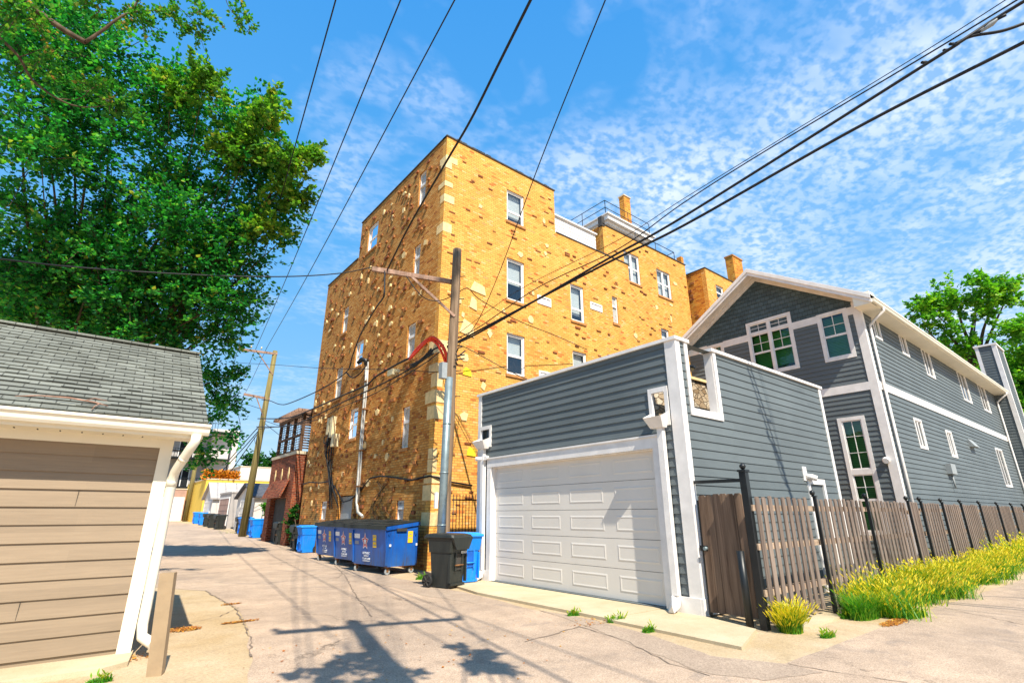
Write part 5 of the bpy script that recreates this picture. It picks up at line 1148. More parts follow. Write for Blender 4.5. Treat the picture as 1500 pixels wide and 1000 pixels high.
T = G(); T.tube([at(1438, 46, Dn*.52), at(1452, 36, Dn*.52), at(1462, 28, Dn*.515)], [.02, .042, .02], 8, 1); T.tube([at(1425, 52, Dn*.525), at(1442, 42, Dn*.52)], [.02, .03], 8); T.tube([at(1462, 28, Dn*.515), at(1474, 22, Dn*.51)], .022, 8); tag(T.build('cable_splice', [m['cable'], m['gray_box']], loc=tuple(at(1452, 36, Dn*.52))), 'splice clamp with black sleeve on the cables in the upper right corner', 'cable clamp')
for k, (x_, y_) in enumerate(((1395, 66), (1386, 75), (1354, 93))):
    p = at(x_, y_, Dn*.545); T = G(); T.tube([p+Vector((-.05, .02, .0)), p+Vector((.05, -.02, .04))], .025, 6); tag(T.build('cable_spacer', m['cable'], loc=tuple(p)), ('highest', 'middle', 'lowest')[k]+' of three small black spacers on the cables near the top right corner', 'cable spacer', 'spacers on the right hand cables')
# left hand horizontal wire
wire([(-20, 377, 9), (120, 392, 10.5), (300, 403, 12), (420, 405, 13.2), (500, 400, dA-.3), ea+Vector((0, 0, .06))], .012, 'long nearly level wire across the tree to the crossarm end')
wire([ony(345, 531, 38), ony(400, 534, 32), al(470, 539, 7.6), al(560, 541, 7.5), (640, 545, Dn-.1)], .010, 'faint level wire from beyond the far pole to the near pole')
# two bundles to the far pole, and the red cables
dF = dp(FPb+Vector((0, 0, 6)))
wire([(657, 548, Dn-.25), (656, 530, Dn-.25), (650, 510, Dn-.2), (638, 496, Dn-.1), al(628, 496, 7.3), al(612, 510, 7.35), al(602, 523, 7.4)], .038, 'bright red cable bundle bending over into the steel conduit of the near pole', 'red', 'red_cable')
wire([(654, 552, Dn-.25), (652, 530, Dn-.25), (645, 512, Dn-.2), (636, 500, Dn-.1), al(626, 500, 7.3), al(610, 516, 7.35), al(600, 526, 7.4)], .03, 'second red cable lying against the inside of the red bundle', 'red', 'red_cable')
fz = lambda x_, y_: Vector((7.85, 36.1, ony(x_, y_, 36.1).z))
wire([al(602, 523, 7.4), al(575, 537), al(550, 552), al(540, 562), al(528, 568), al(500, 580), al(455, 600, 7.55), al(420, 612, 7.65), fz(388, 614)], .024, 'thick black cable continuing the red bundle along the wall to the far pole')
wire([(650, 505, Dn), al(630, 515, 7.3), al(600, 540, 7.4), al(560, 562), al(500, 590), al(455, 612, 7.55), al(420, 624, 7.65), fz(388, 626)], .020, 'lower black cable bundle along the wall to the far pole')
wire([(648, 512, Dn), al(625, 530, 7.3), al(590, 552, 7.4), al(545, 578), al(500, 596), al(455, 617, 7.55), fz(388, 630)], .012, 'thin sagging wire just below the black bundle along the wall')
T = G()
for i in range(7):
    T.tube(cat([al(604+random.uniform(-3, 3), 536+random.uniform(-3, 3), 7.36), al(618+random.uniform(-2, 2), 526+random.uniform(-4, 4), 7.33), al(633+random.uniform(-2, 2), 514+random.uniform(-4, 4), 7.3)], 5), .028, 5)
tag(T.build('splice_bundle', m['cable'], loc=tuple(al(620, 524, 7.33))), 'lumpy black splice closure on the cable just left of the near pole', 'cable splice')
T = G(); p = al(576, 546, 7.45); T.wbox(p.x-.12, p.x+.12, p.y-.2, p.y+.2, p.z-.1, p.z+.1); T.tube([p+Vector((0, -.2, 0)), p+Vector((0, -.4, 0))], .06, 8); tag(T.build('line_amplifier', m['beige_box'], loc=tuple(p)), 'small pale box clipped on the cable before the brick wall', 'cable box')
wire([ea.lerp(eb, .4), (610, 425, x), (625, 438, x+.1), (645, 440, x+.2), (665, 432, Dn-.1), (680, 423, Dn-.1), (688, 424, Dn), (705, 440, Dn+.5), (760, 470, Dn+2), (815, 492, Dn+3.5), (860, 512, Dn+5)], .010, 'thin cable looping under the crossarm and off over the yellow wall')
wire([(660, 505, Dn), (680, 508, Dn), (740, 540, Dn-.2), (800, 568, Dn-.3), (900, 605, Dn-.5)], .009, 'thin wire slanting down right from the near pole behind the gray garage')
wire([(648, 552, Dn), (655, 580, Dn+.2), (668, 620, Dn+.6), (690, 650, Dn+1)], .006, 'very thin wire hanging slack right of the steel conduit')
# cables left of the far pole
random.seed(31)
for k, (a_, b_, c_) in enumerate((((385, 618), (365, 640), (330, 680)), ((386, 622), (362, 650), (325, 690)), ((384, 626), (368, 648), (338, 690)), ((388, 600), (350, 592), (352, 622)), ((388, 626), (378, 660), (372, 640)), ((388, 616), (430, 632), (470, 660)), ((388, 620), (425, 650), (470, 690)))):
    wire([ony(*a_, 36.1), ony(*b_, 37.5), ony(*c_, 40)], .022 if k < 3 else .012, ('upper steep cable from the far pole down to the left', 'middle steep cable from the far pole down to the left', 'lower steep cable from the far pole down to the left', 'short drop wire hanging left of the far pole', 'small slack loop of wire beside the far pole', 'thin drop wire from the far pole towards the pergola', 'lowest thin drop wire right of the far pole')[k], n=6)
# ------------------------------------------------------------------ red brick garage with pergola
RX, RY0, RY1 = 8.0, 27.3, 31.7
FRg, FRy = FX(RX), FY(RY0)
zt_ = FRg.px(437, 676)[1]; zt_ = 4.45
T = thing('red_brick_garage', (RX, RY0, gz(RY0)), 'dark red brick garage with a recessed gray door under a rooftop pergola', 'garage')
dg = (28.1, 30.9, .1, 2.35)
g = G(); g.wall(FRg, RY0, RY1, 0, zt_, .3, [dg]); g.wall(FRy, RX+.3, 14, 0, zt_, .3); g.wall(FYb(RY1), RX+.3, 14, 0, zt_, .3)
for i in range(3): u = 28.2+i*1.2; g.prism([FRg.P(u-.1, 3.5, 0), FRg.P(u, 3.25, 0), FRg.P(u+.1, 3.5, 0), FRg.P(u, 3.85, 0)], FRg.nrm, .03, 1)
g.build('wall', [m['brick_red'], m['stone']], T)
g = G(); g.box(FRg, RY0-.05, RY1+.05, zt_, zt_+.15, -.3, .05); g.box(FRy, RX+.3, 14, zt_, zt_+.15, -.3, .05); g.face([(RX, RY0, zt_-.02), (14, RY0, zt_-.02), (14, RY1, zt_-.02), (RX, RY1, zt_-.02)]); g.build('coping', m['concrete'], T)
g = G(); g.box(FRg, dg[0], dg[1], dg[2], dg[3], -.4, -.25); g.build('garage_door', m['tar'], T)
g = G(); g.hexa([FRg.P(dg[0]-.2, dg[3], .35), FRg.P(dg[1]+.2, dg[3], .35), FRg.P(dg[1]+.2, dg[3], .45), FRg.P(dg[0]-.2, dg[3], .45), FRg.P(dg[0]-.2, dg[3]+.9, .0), FRg.P(dg[1]+.2, dg[3]+.9, .0), FRg.P(dg[1]+.2, dg[3]+.9, .06), FRg.P(dg[0]-.2, dg[3]+.9, .06)]); g.build('door_hood', m['brick_red'], T)
T = thing('rooftop_pergola', (8.2, 27.6, zt_), 'dark brown wooden pergola with lattice screens on top of the red brick garage', 'pergola')
g = G(); z0, z1 = zt_+.15, zt_+2.0
for y in (27.6, 29.0, 30.3, 31.6): g.wbox(8.15, 8.3, y-.08, y+.08, z0, z1)
for xx_ in (10, 12): g.wbox(xx_, xx_+.15, 27.5, 27.65, z0, z1)
g.wbox(8.1, 8.3, 27.4, 31.75, z1, z1+.14); g.wbox(8.1, 13, 27.45, 27.6, z1, z1+.14); g.wbox(8.15, 8.3, 27.5, 31.7, z0, z0+.12); g.wbox(8.15, 8.3, 27.5, 31.7, z0+.85, z0+.92); g.build('frame', m['bronze'], T)
g = G()
for i in range(20): y = 27.2+i*.235; g.wbox(7.75, 12, y, y+.06, z1+.15, z1+.3)
g.build('rafter', m['arm'], T)
g = G()
for i in range(13): z = z0+.15+i*.13; g.wbox(8.2, 8.215, 27.7, 31.6, z, z+.03)
for i in range(9): y = 27.9+i*.42; g.wbox(8.185, 8.198, y, y+.03, z0+.1, z1)
for i in range(13): z = z0+.15+i*.13; g.wbox(8.3, 12, 27.52, 27.56, z, z+.07)
g.build('lattice', m['bronze'], T)
# ------------------------------------------------------------------ far garages and buildings
def garage(name, label, X0, X1, Y0, Y1, hw, hr, mw, mr, axis='x', doorc=None, doorm='doorw', z=None):
    z = gz(Y0) if z is None else z; T = thing(name, (X0, Y0, z), label, 'garage'); g = G(); g.wbox(X0, X1, Y0, Y1, z, z+hw)
    ymid = (Y0+Y1)/2
    if hr: g.prism([(X0, Y0, z+hw), (X0, Y1, z+hw), (X0, ymid, z+hr)], (1, 0, 0), X1-X0)
    g.build('wall', m[mw], T); g = G()
    if hr:
        o = .25
        for s_ in (-1, 1):
            ye = ymid+s_*((Y1-Y0)/2+o); ze_ = z+hw-o*(hr-hw)/((Y1-Y0)/2)
            g.hexa([(X0-o, ye, ze_), (X1+o, ye, ze_), (X1+o, ymid, z+hr), (X0-o, ymid, z+hr), (X0-o, ye, ze_+.12), (X1+o, ye, ze_+.12), (X1+o, ymid, z+hr+.12), (X0-o, ymid, z+hr+.12)])
    else: g.wbox(X0-.05, X1+.05, Y0-.05, Y1+.05, z+hw, z+hw+.12)
    g.build('roof', m[mr], T)
    if doorc:
        F = FX(X0); a, b, h = doorc; g = G(); g.box(F, a, b, z, z+h, 0, .03)
        for i in range(1, 5): g.box(F, a, b, z+h*i/5-.01, z+h*i/5+.01, .03, .045)
        d = g.build('garage_door', m[doorm], T); g = G(); g.box(F, a-.12, a, z, z+h+.12, 0, .05); g.box(F, b, b+.12, z, z+h+.12, 0, .05); g.box(F, a, b, z+h, z+h+.12, 0, .052); g.build('door_trim', m['white'], T)
    return T
garage('gray_roof_garage', 'low garage with dark gray roof and cream eave behind the far blue carts', 9.4, 15.5, 40.5, 45.5, 2.4, 3.3, 'lightwall', 'darkroof', doorc=(41.3, 44.2, 2.1))
garage('pink_garage', 'small gray garage with a brownish pink door next to the white gabled garage', 9.3, 15, 47.5, 52.0, 2.7, 0, 'gwall', 'gwall', doorc=(48.0, 51.6, 2.3), doorm='pink')
garage('white_gabled_garage', 'white garage with a steep pale gable facing the alley before the yellow building', 9.2, 15, 54.5, 58.6, 2.4, 3.7, 'lightwall', 'gwall', doorc=(55.2, 57.9, 2.0))
T = garage('yellow_building', 'flat roofed yellow painted brick building with orange flowers along its roof', 9.3, 20, 60.2, 72, 4.15, 0, 'yellowp', 'concrete')
garage('end_garage', 'white door garage closing the far end of the alley', 3.5, 9.0, 69.5, 76, 3.3, 0, 'pink', 'concrete')
g = G(); g.box(FY(69.5), 5.6, 8.9, gz(69), gz(69)+2.5, 0, .05); g.build('garage_door', m['white'], bpy.data.objects['end_garage'])
# ------------------------------------------------------------------ gray flats with balconies at the end
AY = 82; FAp = FY(AY); a = FAp.px(262, 625); b = FAp.px(322, 760); ux0, ux1, zA = a[0]-14, b[0], a[1]
T = thing('gray_flats', (ux1, AY, 1), 'distant pale gray block of flats with dark steel balconies at the alley end', 'building')
zA = FAp.px(325, 640)[1]; g = G(); g.wbox(ux0, ux1, AY, AY+12, 0, zA); g.build('wall', m['gwall'], T)
r = rect(FAp, (312, 628), (326, 735)); g = G(); g.wbox(r[0], r[1]+.6, AY-.6, AY-.02, 0, zA+1.0); g.build('wall_pier', m['lightwall'], T)
for z in (4.3, 8.0, 11.6):
    z += .6; g = G(); g.wbox(ux0+9, ux1-.5, AY-2.2, AY-.01, z, z+.18)
    for i in range(28): x_ = ux0+9.1+i*.34; g.wbox(x_, x_+.05, AY-2.2, AY-2.15, z+.18, z+1.2) if x_ < ux1-.6 else None
    g.wbox(ux0+9, ux1-.5, AY-2.2, AY-2.14, z+1.2, z+1.27)
    for x_ in (ux0+9, ux0+12, ux1-.7): g.wbox(x_, x_+.15, AY-2.2, AY-2.05, z-3.4, z)
    g.build('balcony', m['black'], T)
    for k in range(3):
        x_ = ux0+9.4+k*2.6; w_ = G(); w_.wbox(x_-.1, x_+1.7, AY-.08, AY-.02, z+.1, z+2.5); w_ = w_.build('window', m['white'], T)
        for q in range(2): gg = G(); gg.wbox(x_+q*.85, x_+q*.85+.72, AY-.11, AY-.085, z+.2, z+2.4); gg.build('pane', m['dark'], w_)
garage('cream_building', 'low cream building between the yellow building and the far trees', 15, 40, 74, 84, 7.4, 0, 'lightwall', 'concrete', z=0)
T = bpy.data.objects['cream_building']; g = G(); q = ony(342, 690, 76); g.tube([(q.x, 76, 7), (q.x, 76, q.z)], [.5, .35], 8); g.build('chimney', m['pink'], T)
# chain link fence beyond the far pole
T = thing('chain_link_fence', (9.2, 38.5, gz(38.5)), 'low chain link fence before the dark gray roofed garage', 'fence')
g = G(); z = gz(38.5); 
g.tube([(9.2, 37, z+1.5), (15, 37, z+1.5)], .03, 5)
for i in range(5): g.tube([(9.2+i*1.4, 37, z), (9.2+i*1.4, 37, z+1.55)], .03, 5)
g.build('fence_frame', m['steel'], T)
g = G()
for i in range(40): x_ = 9.2+i*.14; g.tube([(x_, 37, z), (x_+.5, 37, z+1.45)], .006, 3); g.tube([(x_+.5, 37, z), (x_, 37, z+1.45)], .006, 3)
g.build('mesh', m['steel'], T)
# ------------------------------------------------------------------ foliage
def leaves_mesh(name, C, D, size, mt, parent=None, loc=None, flat=.35, aspect=1.3, rnd=None):
    """C centres (n,3); D preferred outward directions; builds bent leaf-sized quads"""
    n = len(C); nr = RNG.normal(size=(n, 3)); nr[:, 2] = np.abs(nr[:, 2])+flat*2; nr /= np.linalg.norm(nr, axis=1)[:, None]
    t = D+RNG.normal(size=(n, 3))*.6; t -= nr*(t*nr).sum(1)[:, None]; t /= np.linalg.norm(t, axis=1)[:, None]+1e-9; b = np.cross(nr, t)
    s = size*RNG.uniform(.6, 1.35, (n, 1)); L_ = s*aspect
    V = np.empty((n, 6, 3)); dz = nr*s*.18
    V[:, 0] = C; V[:, 1] = C+t*L_*.45+b*s*.5-dz; V[:, 2] = C+t*L_*.75+b*s*.35-dz; V[:, 3] = C+t*L_*1.1; V[:, 4] = C+t*L_*.70-b*s*.38-dz; V[:, 5] = C+t*L_*.4-b*s*.5-dz
    off = np.array(loc if loc is not None else (0, 0, 0)); V = V.reshape(-1, 3)-off
    me = bpy.data.meshes.new(name); me.vertices.add(n*6); me.vertices.foreach_set('co', V.ravel()); base_ = np.arange(n)[:, None]*6
    me.loops.add(n*8); me.loops.foreach_set('vertex_index', np.hstack([base_+[0, 1, 2, 3], base_+[0, 3, 4, 5]]).ravel()); me.polygons.add(n*2)
    me.polygons.foreach_set('loop_start', np.arange(n*2)*4); me.polygons.foreach_set('loop_total', np.full(n*2, 4)); me.update(calc_edges=True)
    at_ = me.attributes.new('rnd', 'FLOAT', 'FACE'); rv = RNG.uniform(0, 1, n) if rnd is None else rnd; at_.data.foreach_set('value', np.repeat(rv, 2))
    me.materials.append(mt); o = bpy.data.objects.new(name, me); COL.objects.link(o)
    if parent is not None: o.parent = parent
    elif loc is not None: o.location = loc
    return o
def tree(name, label, base, fork, clumps, n, size, mt, group=None, tr=.25, sprays=26, barkm='twig', droop=.0, cat_='tree', lim_=1.0, shadeless=False):
    base = Vector(base); T = thing(name, tuple(base), label, cat_, group); g = G(); fork = Vector(fork); mid = base.lerp(fork, .5)+Vector((random.uniform(-.15, .15), random.uniform(-.15, .15), 0))
    g.tube(cat([base, mid, fork], 5), [tr*(1-.45*i/10) for i in range(11)], 10)
    tot = sum(c[1]**2 for c in clumps); Cs = []; Ds = []; Rs = []
    for c, r in clumps:
        c = Vector(c); a = base.lerp(fork, random.uniform(.75, 1)); 
        m1 = a.lerp(c, .5)+Vector((random.uniform(-.3, .3), random.uniform(-.3, .3), r*.3)); k = 5
        pth = cat([a, m1, c], k)
        if lim_ > .3: g.tube(pth, [max(.012, tr*.26*lim_*(1-.9*i/(2*k))) for i in range(2*k+1)], 6)
        nc = max(60, int(n*r*r/tot)); ns = max(5, int(sprays*r)); per = max(4, nc//ns)
        for s_ in range(ns):
            d = Vector(RNG.normal(size=3)); d.z = d.z*.75+.1; d.normalize(); st = c+d*r*random.uniform(.05, .45); en = c+d*r*random.uniform(.65, 1.4)+Vector((0, 0, -droop*r)); 
            bend = Vector(RNG.normal(size=3))*r*.12
            if s_ % 2 == 0: g.tube([st, st.lerp(en, .5)+bend, en], [.014*lim_+.003, .009, .003], 3, cap=False)
            tt = RNG.uniform(0, 1, per)**1.0; S_ = np.array(st); E_ = np.array(en); Bn = np.array(bend)
            pts_ = S_+(E_-S_)*tt[:, None]+Bn*(4*tt*(1-tt))[:, None]+RNG.normal(size=(per, 3))*(r*.048+size*.42)*(1.25-.7*tt[:, None]); Cs.append(pts_); Ds.append(np.tile(np.array(d), (per, 1)))
            tone = random.uniform(-.22, .22); Rs.append(np.clip(RNG.beta(2, 2.4, per)+tone, 0, 1))
    g.build('trunk', m[barkm], T); C_ = np.vstack(Cs); D_ = np.vstack(Ds)
    leaves_mesh('crown', C_, D_, size, m[mt], T, tuple(base), rnd=np.hstack(Rs)); return T
random.seed(5)
# big maple to the left: sun-side right, shaded middle
def cl(lst, jitter=.4): return [(at(x, y, d)+Vector((0, 0, 0)), r) for x, y, d, r in lst]
fk = at(262, 575, 18.6); tb = Vector((-1.4, fk.y+1.5, 0)); fk = Vector((-1.0, fk.y+1.2, 4.6))
mc = [(40, 470, 16.5, 1.2), (110, 470, 16.5, 1.2), (180, 490, 16.5, 1.1), (240, 500, 17, 1.0), (90, 410, 16, 1.2), (180, 430, 16.3, 1.2), (270, 420, 16.8, 1.2), (330, 440, 17, 1.0), (350, 340, 17, 1.0), (60, 120, 15, 1.7), (150, 90, 16, 1.6), (60, 230, 15, 1.8), (160, 200, 16, 1.7), (250, 170, 17, 1.5), (60, 330, 16, 1.7), (170, 300, 17, 1.8), (280, 270, 17.5, 1.7), (360, 250, 17.5, 1.3), (410, 240, 17.5, 1.0), (445, 228, 17.5, .55), (380, 180, 17.5, .9), (390, 150, 17.5, .65), (330, 170, 17.5, 1.0), (300, 350, 18, 1.7), (380, 310, 18, 1.2), (420, 300, 18, .8), (200, 400, 18, 1.6), (300, 430, 18, 1.4), (350, 390, 18, 1.2), (370, 440, 18, .6), (250, 470, 18.5, 1.3), (320, 490, 18, 1.1), (310, 560, 18.5, 1.0), (330, 590, 18.5, .7), (290, 620, 18.5, .9), (300, 665, 19, .7), (350, 545, 18.5, .35), (130, 440, 18, 1.5), (60, 440, 18, 1.5), (10, 460, 18, 1.5), (200, 460, 18, 1.4), (100, 380, 17, 1.5), (230, 390, 16.5, 1.3), (150, 370, 16, 1.3), (40, 400, 16, 1.3), (250, 320, 16, 1.2), (310, 380, 17, 1.2), (20, 40, 15, 1.6), (100, 30, 16, 1.3), (340, 640, 18.5, .45), (30, 410, 17, 1.3), (260, 120, 17, 1.0), (420, 345, 18, .5)]
tree('maple_tree', 'huge green maple tree filling the upper left behind the tan garage', tb, tuple(fk), cl(mc), 88000, .10, 'maple', tr=.40, sprays=40, lim_=.8)
yc = [(395, 165, 16.6, .7), (370, 205, 16.8, .9), (425, 235, 16.6, .8), (455, 222, 16.8, .45), (430, 285, 17, .7), (395, 330, 17, .7), (340, 220, 16.6, .8), (300, 120, 16, .7), (250, 130, 16, .7)]
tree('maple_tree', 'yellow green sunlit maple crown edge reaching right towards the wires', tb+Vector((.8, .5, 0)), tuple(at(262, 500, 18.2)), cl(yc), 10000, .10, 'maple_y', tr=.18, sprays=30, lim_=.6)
oc = [(60, 5, 9, .8), (130, 20, 9.5, .8), (200, 15, 10, .6), (260, 30, 10.5, .5), (290, 15, 10.5, .35), (350, 20, 10.5, .3), (363, 40, 10.5, .2), (300, 60, 10.5, .25), (150, 130, 10, .45), (170, 150, 10, .4), (30, 20, 9, .9), (90, 60, 9.5, .6)]
oc = [(150, 5, 9.5, .35), (200, 15, 10, .45), (250, 25, 10.3, .4), (290, 45, 10.5, .3), (300, 15, 10.5, .3), (350, 20, 10.5, .28), (366, 36, 10.5, .16), (150, 130, 10, .4), (175, 150, 10, .35), (30, 20, 9, .6), (60, 90, 9.5, .4)]
T = tree('locust_tree', 'locust tree branches with sparse brownish leaves hanging across the top left corner', (-6.5, 8, 0), tuple(at(-60, -60, 8.5)), cl(oc), 4200, .05, 'locust', tr=.10, sprays=40, droop=.3, lim_=.22)
g = G()
for pl, r0, r1 in (([(-40, -60, 8.7), (30, -5, 9), (62, 22, 9.1), (95, 45, 9.2), (125, 62, 9.3)], .06, .045), ([(125, 62, 9.3), (150, 45, 9.4), (172, 28, 9.5), (192, 18, 9.7), (220, 16, 10), (245, 17, 10.2)], .035, .008), ([(192, 18, 9.7), (205, -5, 9.8), (215, -30, 9.9)], .02, .012), ([(-30, 30, 8.8), (0, 56, 9), (28, 84, 9.2), (48, 118, 9.4), (85, 145, 9.6), (115, 156, 9.8), (150, 155, 10), (172, 138, 10)], .03, .007), ([(28, 84, 9.2), (40, 80, 9.2), (60, 72, 9.4), (70, 62, 9.5)], .010, .004), ([(85, 145, 9.6), (115, 145, 9.8), (132, 132, 9.9)], .010, .003), ([(325, -20, 10.3), (335, 10, 10.4), (350, 25, 10.5), (368, 30, 10.6)], .008, .003), ([(230, -20, 10), (255, 5, 10.2), (285, 35, 10.4), (300, 75, 10.5)], .009, .003)):
    q = cat([at(*p) for p in pl], 4); g.tube(q, [r0+(r1-r0)*i/(len(q)-1) for i in range(len(q))], 6)
g.build('branch', m['twig'], T)
ofc = [(20, 450, 26, 1.8), (80, 440, 27, 1.8), (120, 460, 27, 1.3), (-30, 430, 26, 2)]
tree('locust_tree', 'pale green tree low behind the ridge of the tan garage roof', (-12, 26, 0), (-11.5, 26, 6), cl(ofc), 9000, .12, 'leafb', tr=.25)
# right hand trees behind the gray house
rc = [(1400, 440, 46, 2.6), (1370, 460, 46, 2.2), (1350, 450, 46, 1.5), (1440, 420, 46, 2.2), (1460, 440, 46, 2.2), (1480, 425, 46, 1.8), (1385, 490, 46, 1.8), (1420, 510, 46, 1.8), (1350, 475, 46, 1.0), (1430, 460, 46, 1.6)]
tree('elm_tree', 'loose branched green tree rising behind the roof of the gray house', tuple(onz(1470, 752, 0)*1.0) if False else (60, 16, 0), tuple(at(1440, 520, 47)), cl([(a, b, c, d*.8) for a, b, c, d in rc]), 6500, .24, 'leafb', tr=.4, sprays=9, lim_=2.0)
rc = [(1500, 480, 42, 1.6), (1480, 560, 44, 2.2), (1500, 600, 42, 3), (1475, 530, 46, 2), (1510, 560, 42, 2.2), (1490, 640, 44, 2.2), (1520, 520, 42, 1.5)]
tree('elm_tree', 'dense green tree at the right edge beyond the gray chimney chase', (56, 3, 0), (56, 3, 5), cl(rc), 16000, .24, 'leafb', tr=.35)
# distant trees at the alley end
for k, (x_, y_, d_, r_, lb) in enumerate(((350, 680, 115, 5.5, 'dark round tree just left of the far utility pole at the alley end'), (395, 690, 118, 5.5, 'rounded tree right of the far utility pole at the alley end'), (425, 685, 120, 5, 'distant tree partly behind the pergola of the red garage'))):
    c = at(x_, y_, d_); bs = Vector((c.x, c.y, 1)); cs = [(c+Vector((random.uniform(-1, 1)*r_*.8, random.uniform(-2, 2), random.uniform(-.7, .25)*r_)), r_*random.uniform(.35, .55)) for i in range(9)]
    tree('shade_tree', lb, bs, tuple(bs+Vector((0, 0, 4))), cs, 5000, .55, 'leafd', 'trees at the alley end', tr=.4, sprays=5)
# shrub by the red garage and far pole
tree('garden_shrub', 'leafy green and yellow shrub between the far pole and the red garage', (9.6, 35.8, gz(35)), (9.6, 35.8, 1.2), [(Vector((9.6+random.uniform(-.6, .8), 35.8+random.uniform(-.5, .5), 1.3+random.uniform(-.3, 1.1))), .55) for i in range(7)], 2600, .12, 'leafb', tr=.06, cat_='shrub', sprays=14)
c = [(Vector((8.05+random.uniform(-.1, .2), 26.7+random.uniform(-.3, .3), .5+i*.32)), .25) for i in range(5)]
tree('climbing_vine', 'green vine climbing the corner of the red brick garage', (8.1, 26.8, .1), (8.1, 26.8, 1.6), c, 900, .09, 'leafd', tr=.03, cat_='vine', sprays=14)
# orange flowers on the yellow building
xs_ = np.array([ony(297, 700, 60.2).x, ony(350, 700, 60.2).x]); nfl = 2600
C_ = np.column_stack([RNG.uniform(9.0, xs_[1], nfl), RNG.uniform(60.2, 61.6, nfl), gz(60.2)+4.25+RNG.uniform(0, 1, nfl)**1.2*.85]); 
tag(leaves_mesh('flower_bed', C_, RNG.normal(size=(nfl, 3)), .16, m['flowers'], None, (9.3, 60.2, gz(60.2)+4.2)), 'row of orange flowers spilling over the roof edge of the yellow building', 'flowers', None, 'stuff')
# tall street tree behind the viewpoint: only its shade reaches the picture
def shade_src(gx, gy, gzv, h):   # a point h above, up-sun of a shaded place
    k = (h-gzv)/math.tan(SEL); return Vector((gx+math.sin(SAZ)*k, gy+math.cos(SAZ)*k, h))
cs = []
for (x_, y_, r_) in ((500, 975, .42), (470, 990, .35), (530, 965, .3), (700, 965, .42), (730, 980, .35), (680, 950, .25), (600, 990, .32), (560, 995, .3)):
    p = onz(x_, y_); cs.append((shade_src(p.x, p.y, 0, 6.5), r_*.78))
for (x_, y_, r_) in ((600, 640, .5), (570, 625, .45), (610, 600, .35), (560, 660, .35), (590, 670, .35), (480, 630, .4), (470, 650, .3), (545, 640, .3)):
    p = onx(x_, y_, 8.0); cs.append((shade_src(p.x, p.y, p.z, 25), r_))
tree('street_tree', 'tall street tree behind the viewpoint whose leaves shade the paving', (-1.5, -6, 0), (-.8, -4.5, 6), cs, 3300, .09, 'maple', tr=.2, sprays=20, lim_=.35)
# ------------------------------------------------------------------ weeds and litter
def blades(name, P, hgt, w, mt, heads=.5, loc=None, lean=.35, headc=(.75, 1.0), greenc=(.0, .45)):
    n = len(P); a = RNG.uniform(0, 2*np.pi, n); dx = np.cos(a); dy = np.sin(a); h = hgt*RNG.uniform(.30, 1.15, n)*(.78+.22*np.sin(P[:, 0]*3.1+P[:, 1]*5)+.2*np.sin(P[:, 0]*9.7+2)*np.sin(P[:, 1]*13)); ln = lean*h*RNG.uniform(.2, 1.2, n)
    V = []; F_ = []; R_ = []
    L0 = P+RNG.normal(size=P.shape)*np.array([.01, .01, 0]); L1 = P+np.column_stack([dx*ln*.3, dy*ln*.3, h*.55]); L2 = P+np.column_stack([dx*ln, dy*ln, h]); px_ = np.column_stack([-dy, dx, np.zeros(n)])*w
    for A, B_, wa_, wb_ in ((L0, L1, 1, .8), (L1, L2, .8, .15)): V.append(np.stack([A-px_*wa_, A+px_*wa_, B_+px_*wb_, B_-px_*wb_], 1)); R_.append(RNG.uniform(*greenc, n))
    hd = RNG.uniform(0, 1, n) < heads; k = hd.sum()
    if k:
        A = L2[hd]; hl = .085*(1 if hgt < .6 else 1.3)*RNG.uniform(.6, 1.3, k); B_ = A+np.column_stack([dx[hd]*hl*.7, dy[hd]*hl*.7, hl*.75]); q = px_[hd]*1.7; up = np.column_stack([np.zeros(k), np.zeros(k), np.ones(k)])*w*1.7; M_ = (A+B_)/2
        V.append(np.stack([A, M_+q, B_, M_-q], 1)); R_.append(RNG.uniform(*headc, k)); V.append(np.stack([A, M_+up, B_, M_-up], 1)); R_.append(RNG.uniform(*headc, k))
    V = np.vstack(V).reshape(-1, 3)-np.array(loc if loc is not None else (0, 0, 0)); nq = len(V)//4
    me = bpy.data.meshes.new(name); me.vertices.add(nq*4); me.vertices.foreach_set('co', V.ravel()); me.loops.add(nq*4); me.loops.foreach_set('vertex_index', np.arange(nq*4)); me.polygons.add(nq)
    me.polygons.foreach_set('loop_start', np.arange(nq)*4); me.polygons.foreach_set('loop_total', np.full(nq, 4)); me.update(calc_edges=True)
    at_ = me.attributes.new('rnd', 'FLOAT', 'FACE'); at_.data.foreach_set('value', np.hstack(R_)); me.materials.append(mt); o = bpy.data.objects.new(name, me); COL.objects.link(o)
    if loc is not None: o.location = loc
    return o
def strip_pts(n, x0, x1, y0f, y1f):
    x = x0+(x1-x0)*RNG.uniform(0, 1, n)**1.0; cl_ = np.sin(x*2.1)*.5+np.sin(x*5.3+1)*.3; keep = RNG.uniform(0, 1, n) < np.clip(.45+.75*cl_+.3*np.sin(x*11), .06, 1); x = x[keep]; y = y0f(x)+(y1f(x)-y0f(x))*RNG.beta(1.0, 2.0, len(x)); return np.column_stack([x, y, np.zeros(len(x))])
Pn = strip_pts(34000, 9.9, 20, lambda x: 3.80+0*x, lambda x: 3.02+.18*np.sin(x*1.7+.5)+.12*np.sin(x*4.1)+RNG.normal(size=x.shape)*.10)
tag(blades('foxtail_weeds', Pn, .50, .0065, m['weed'], .65, (12, 3.5, 0), 1.2, (.6, 1), (.0, .6)), 'tall yellow green foxtail weeds crowding the foot of the picket fence', 'weeds', None, 'stuff')
Pn = strip_pts(16000, 20, 46, lambda x: 3.80+0*x, lambda x: 2.7+0*x)
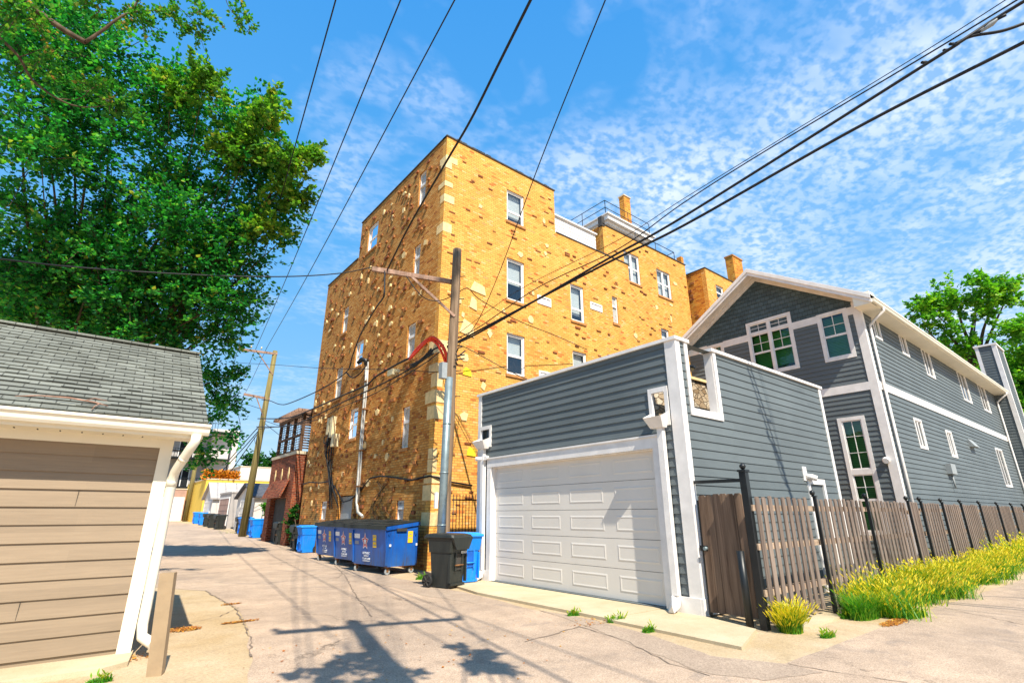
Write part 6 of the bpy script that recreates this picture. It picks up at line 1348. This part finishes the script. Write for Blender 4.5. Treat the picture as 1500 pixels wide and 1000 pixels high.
tag(blades('foxtail_weeds', Pn, .72, .013, m['weed'], .8, (30, 3.5, 0), 1.0, (.6, 1), (.1, .8)), 'farther yellow foxtail weeds along the fence by the gray house', 'weeds', None, 'stuff')
def disc(cx_, cy_, rx, ry, n): a = RNG.uniform(0, 2*np.pi, n); r = np.sqrt(RNG.uniform(0, 1, n)); return np.column_stack([cx_+np.cos(a)*r*rx, cy_+np.sin(a)*r*ry, np.zeros(n)])
p = onz(1130, 935); tag(blades('grass_tuft', disc(7.80, 3.70, .15, .13, 2400), .48, .0045, m['weed'], .5, (7.80, 3.70, 0), .8, (.6, .98), (0, .55)), 'bushy foxtail tuft with pale seed heads at the foot of the tall black post', 'grass')
def low(name, lb, cx_, cy_, rx, ry, n, h, mt='weedg', w=.006): tag(blades(name, disc(cx_, cy_, rx, ry, n), h, w, m[mt], .05, (cx_, cy_, 0), .9, (.6, 1), (0, .8)), lb, 'grass', None)
a, b = P2(1260, 890), P2(1330, 905)
low('grass_patch', 'dark green bushy weeds in front of the fence near the third panel', 9.75, 3.45, .42, .16, 2600, .34)
low('grass_patch', 'low green grass creeping out onto the pale paving right of the bushy weeds', *P2(1335, 902), .42, .16, 1500, .10)
low('grass_patch', 'low green patch left of the bushy weeds at the fence foot', *P2(1245, 903), .28, .12, 900, .08)
low('grass_patch', 'small rusty green patch alone on the pale paving', *P2(1213, 932), .16, .06, 500, .05)
low('grass_patch', 'bright green tuft on the edge of the concrete apron', *P2(902, 910), .16, .07, 700, .10)
low('grass_patch', 'tiny green tuft right of the brighter one by the apron edge', *P2(950, 925), .11, .05, 350, .06)
low('grass_patch', 'thin green weeds on the apron edge left of the bright tuft', *P2(842, 901), .16, .05, 400, .05)
low('grass_patch', 'small green tuft between the near dumpster and the pole', *P2(618, 848), .16, .1, 400, .10)
low('grass_patch', 'green blades at the bottom edge below the tan garage', *P2(145, 999), .10, .05, 300, .07)
low('grass_patch', 'green weeds at the foot of the far utility pole', 8.2, 41.0, .4, 1.3, 500, .4, 'weedg', .02)
def litter(lb, cx_, cy_, rx, ry, n, s_=.022):
    P_ = disc(cx_, cy_, rx, ry, n); P_[:, 2] = .012+RNG.uniform(0, .01, n); tag(leaves_mesh('leaf_litter', P_, RNG.normal(size=(n, 3)), s_, m['litter'], None, (cx_, cy_, .01), flat=2.5), lb, 'leaf litter', None, 'stuff')
for (x_, y_, rx, ry, n, lb) in ((268, 922, .22, .16, 420, 'orange leaf litter drifted behind the tan post'), (352, 911, .26, .05, 260, 'line of orange litter along the left crack'), (338, 885, .16, .05, 120, 'thin orange litter on the upper left crack'), (1310, 912, .45, .10, 500, 'dry orange grass clippings before the bushy weeds'), (600, 960, 2.4, 1.6, 110, 'scattered dry leaves over the near paving'), (900, 905, 1.0, .25, 160, 'brown litter along the apron edge'), (190, 965, .35, .15, 120, 'brown litter below the tan garage corner'), (1420, 850, 3.0, .3, 700, 'dry orange clippings along the weed edge')):
    litter(lb, *P2(x_, y_), rx, ry, n)
for o in list(bpy.data.objects):
    if '_w' in o: del o['_w']
print('faces', sum(len(o.data.polygons) for o in bpy.data.objects if o.type == 'MESH'))
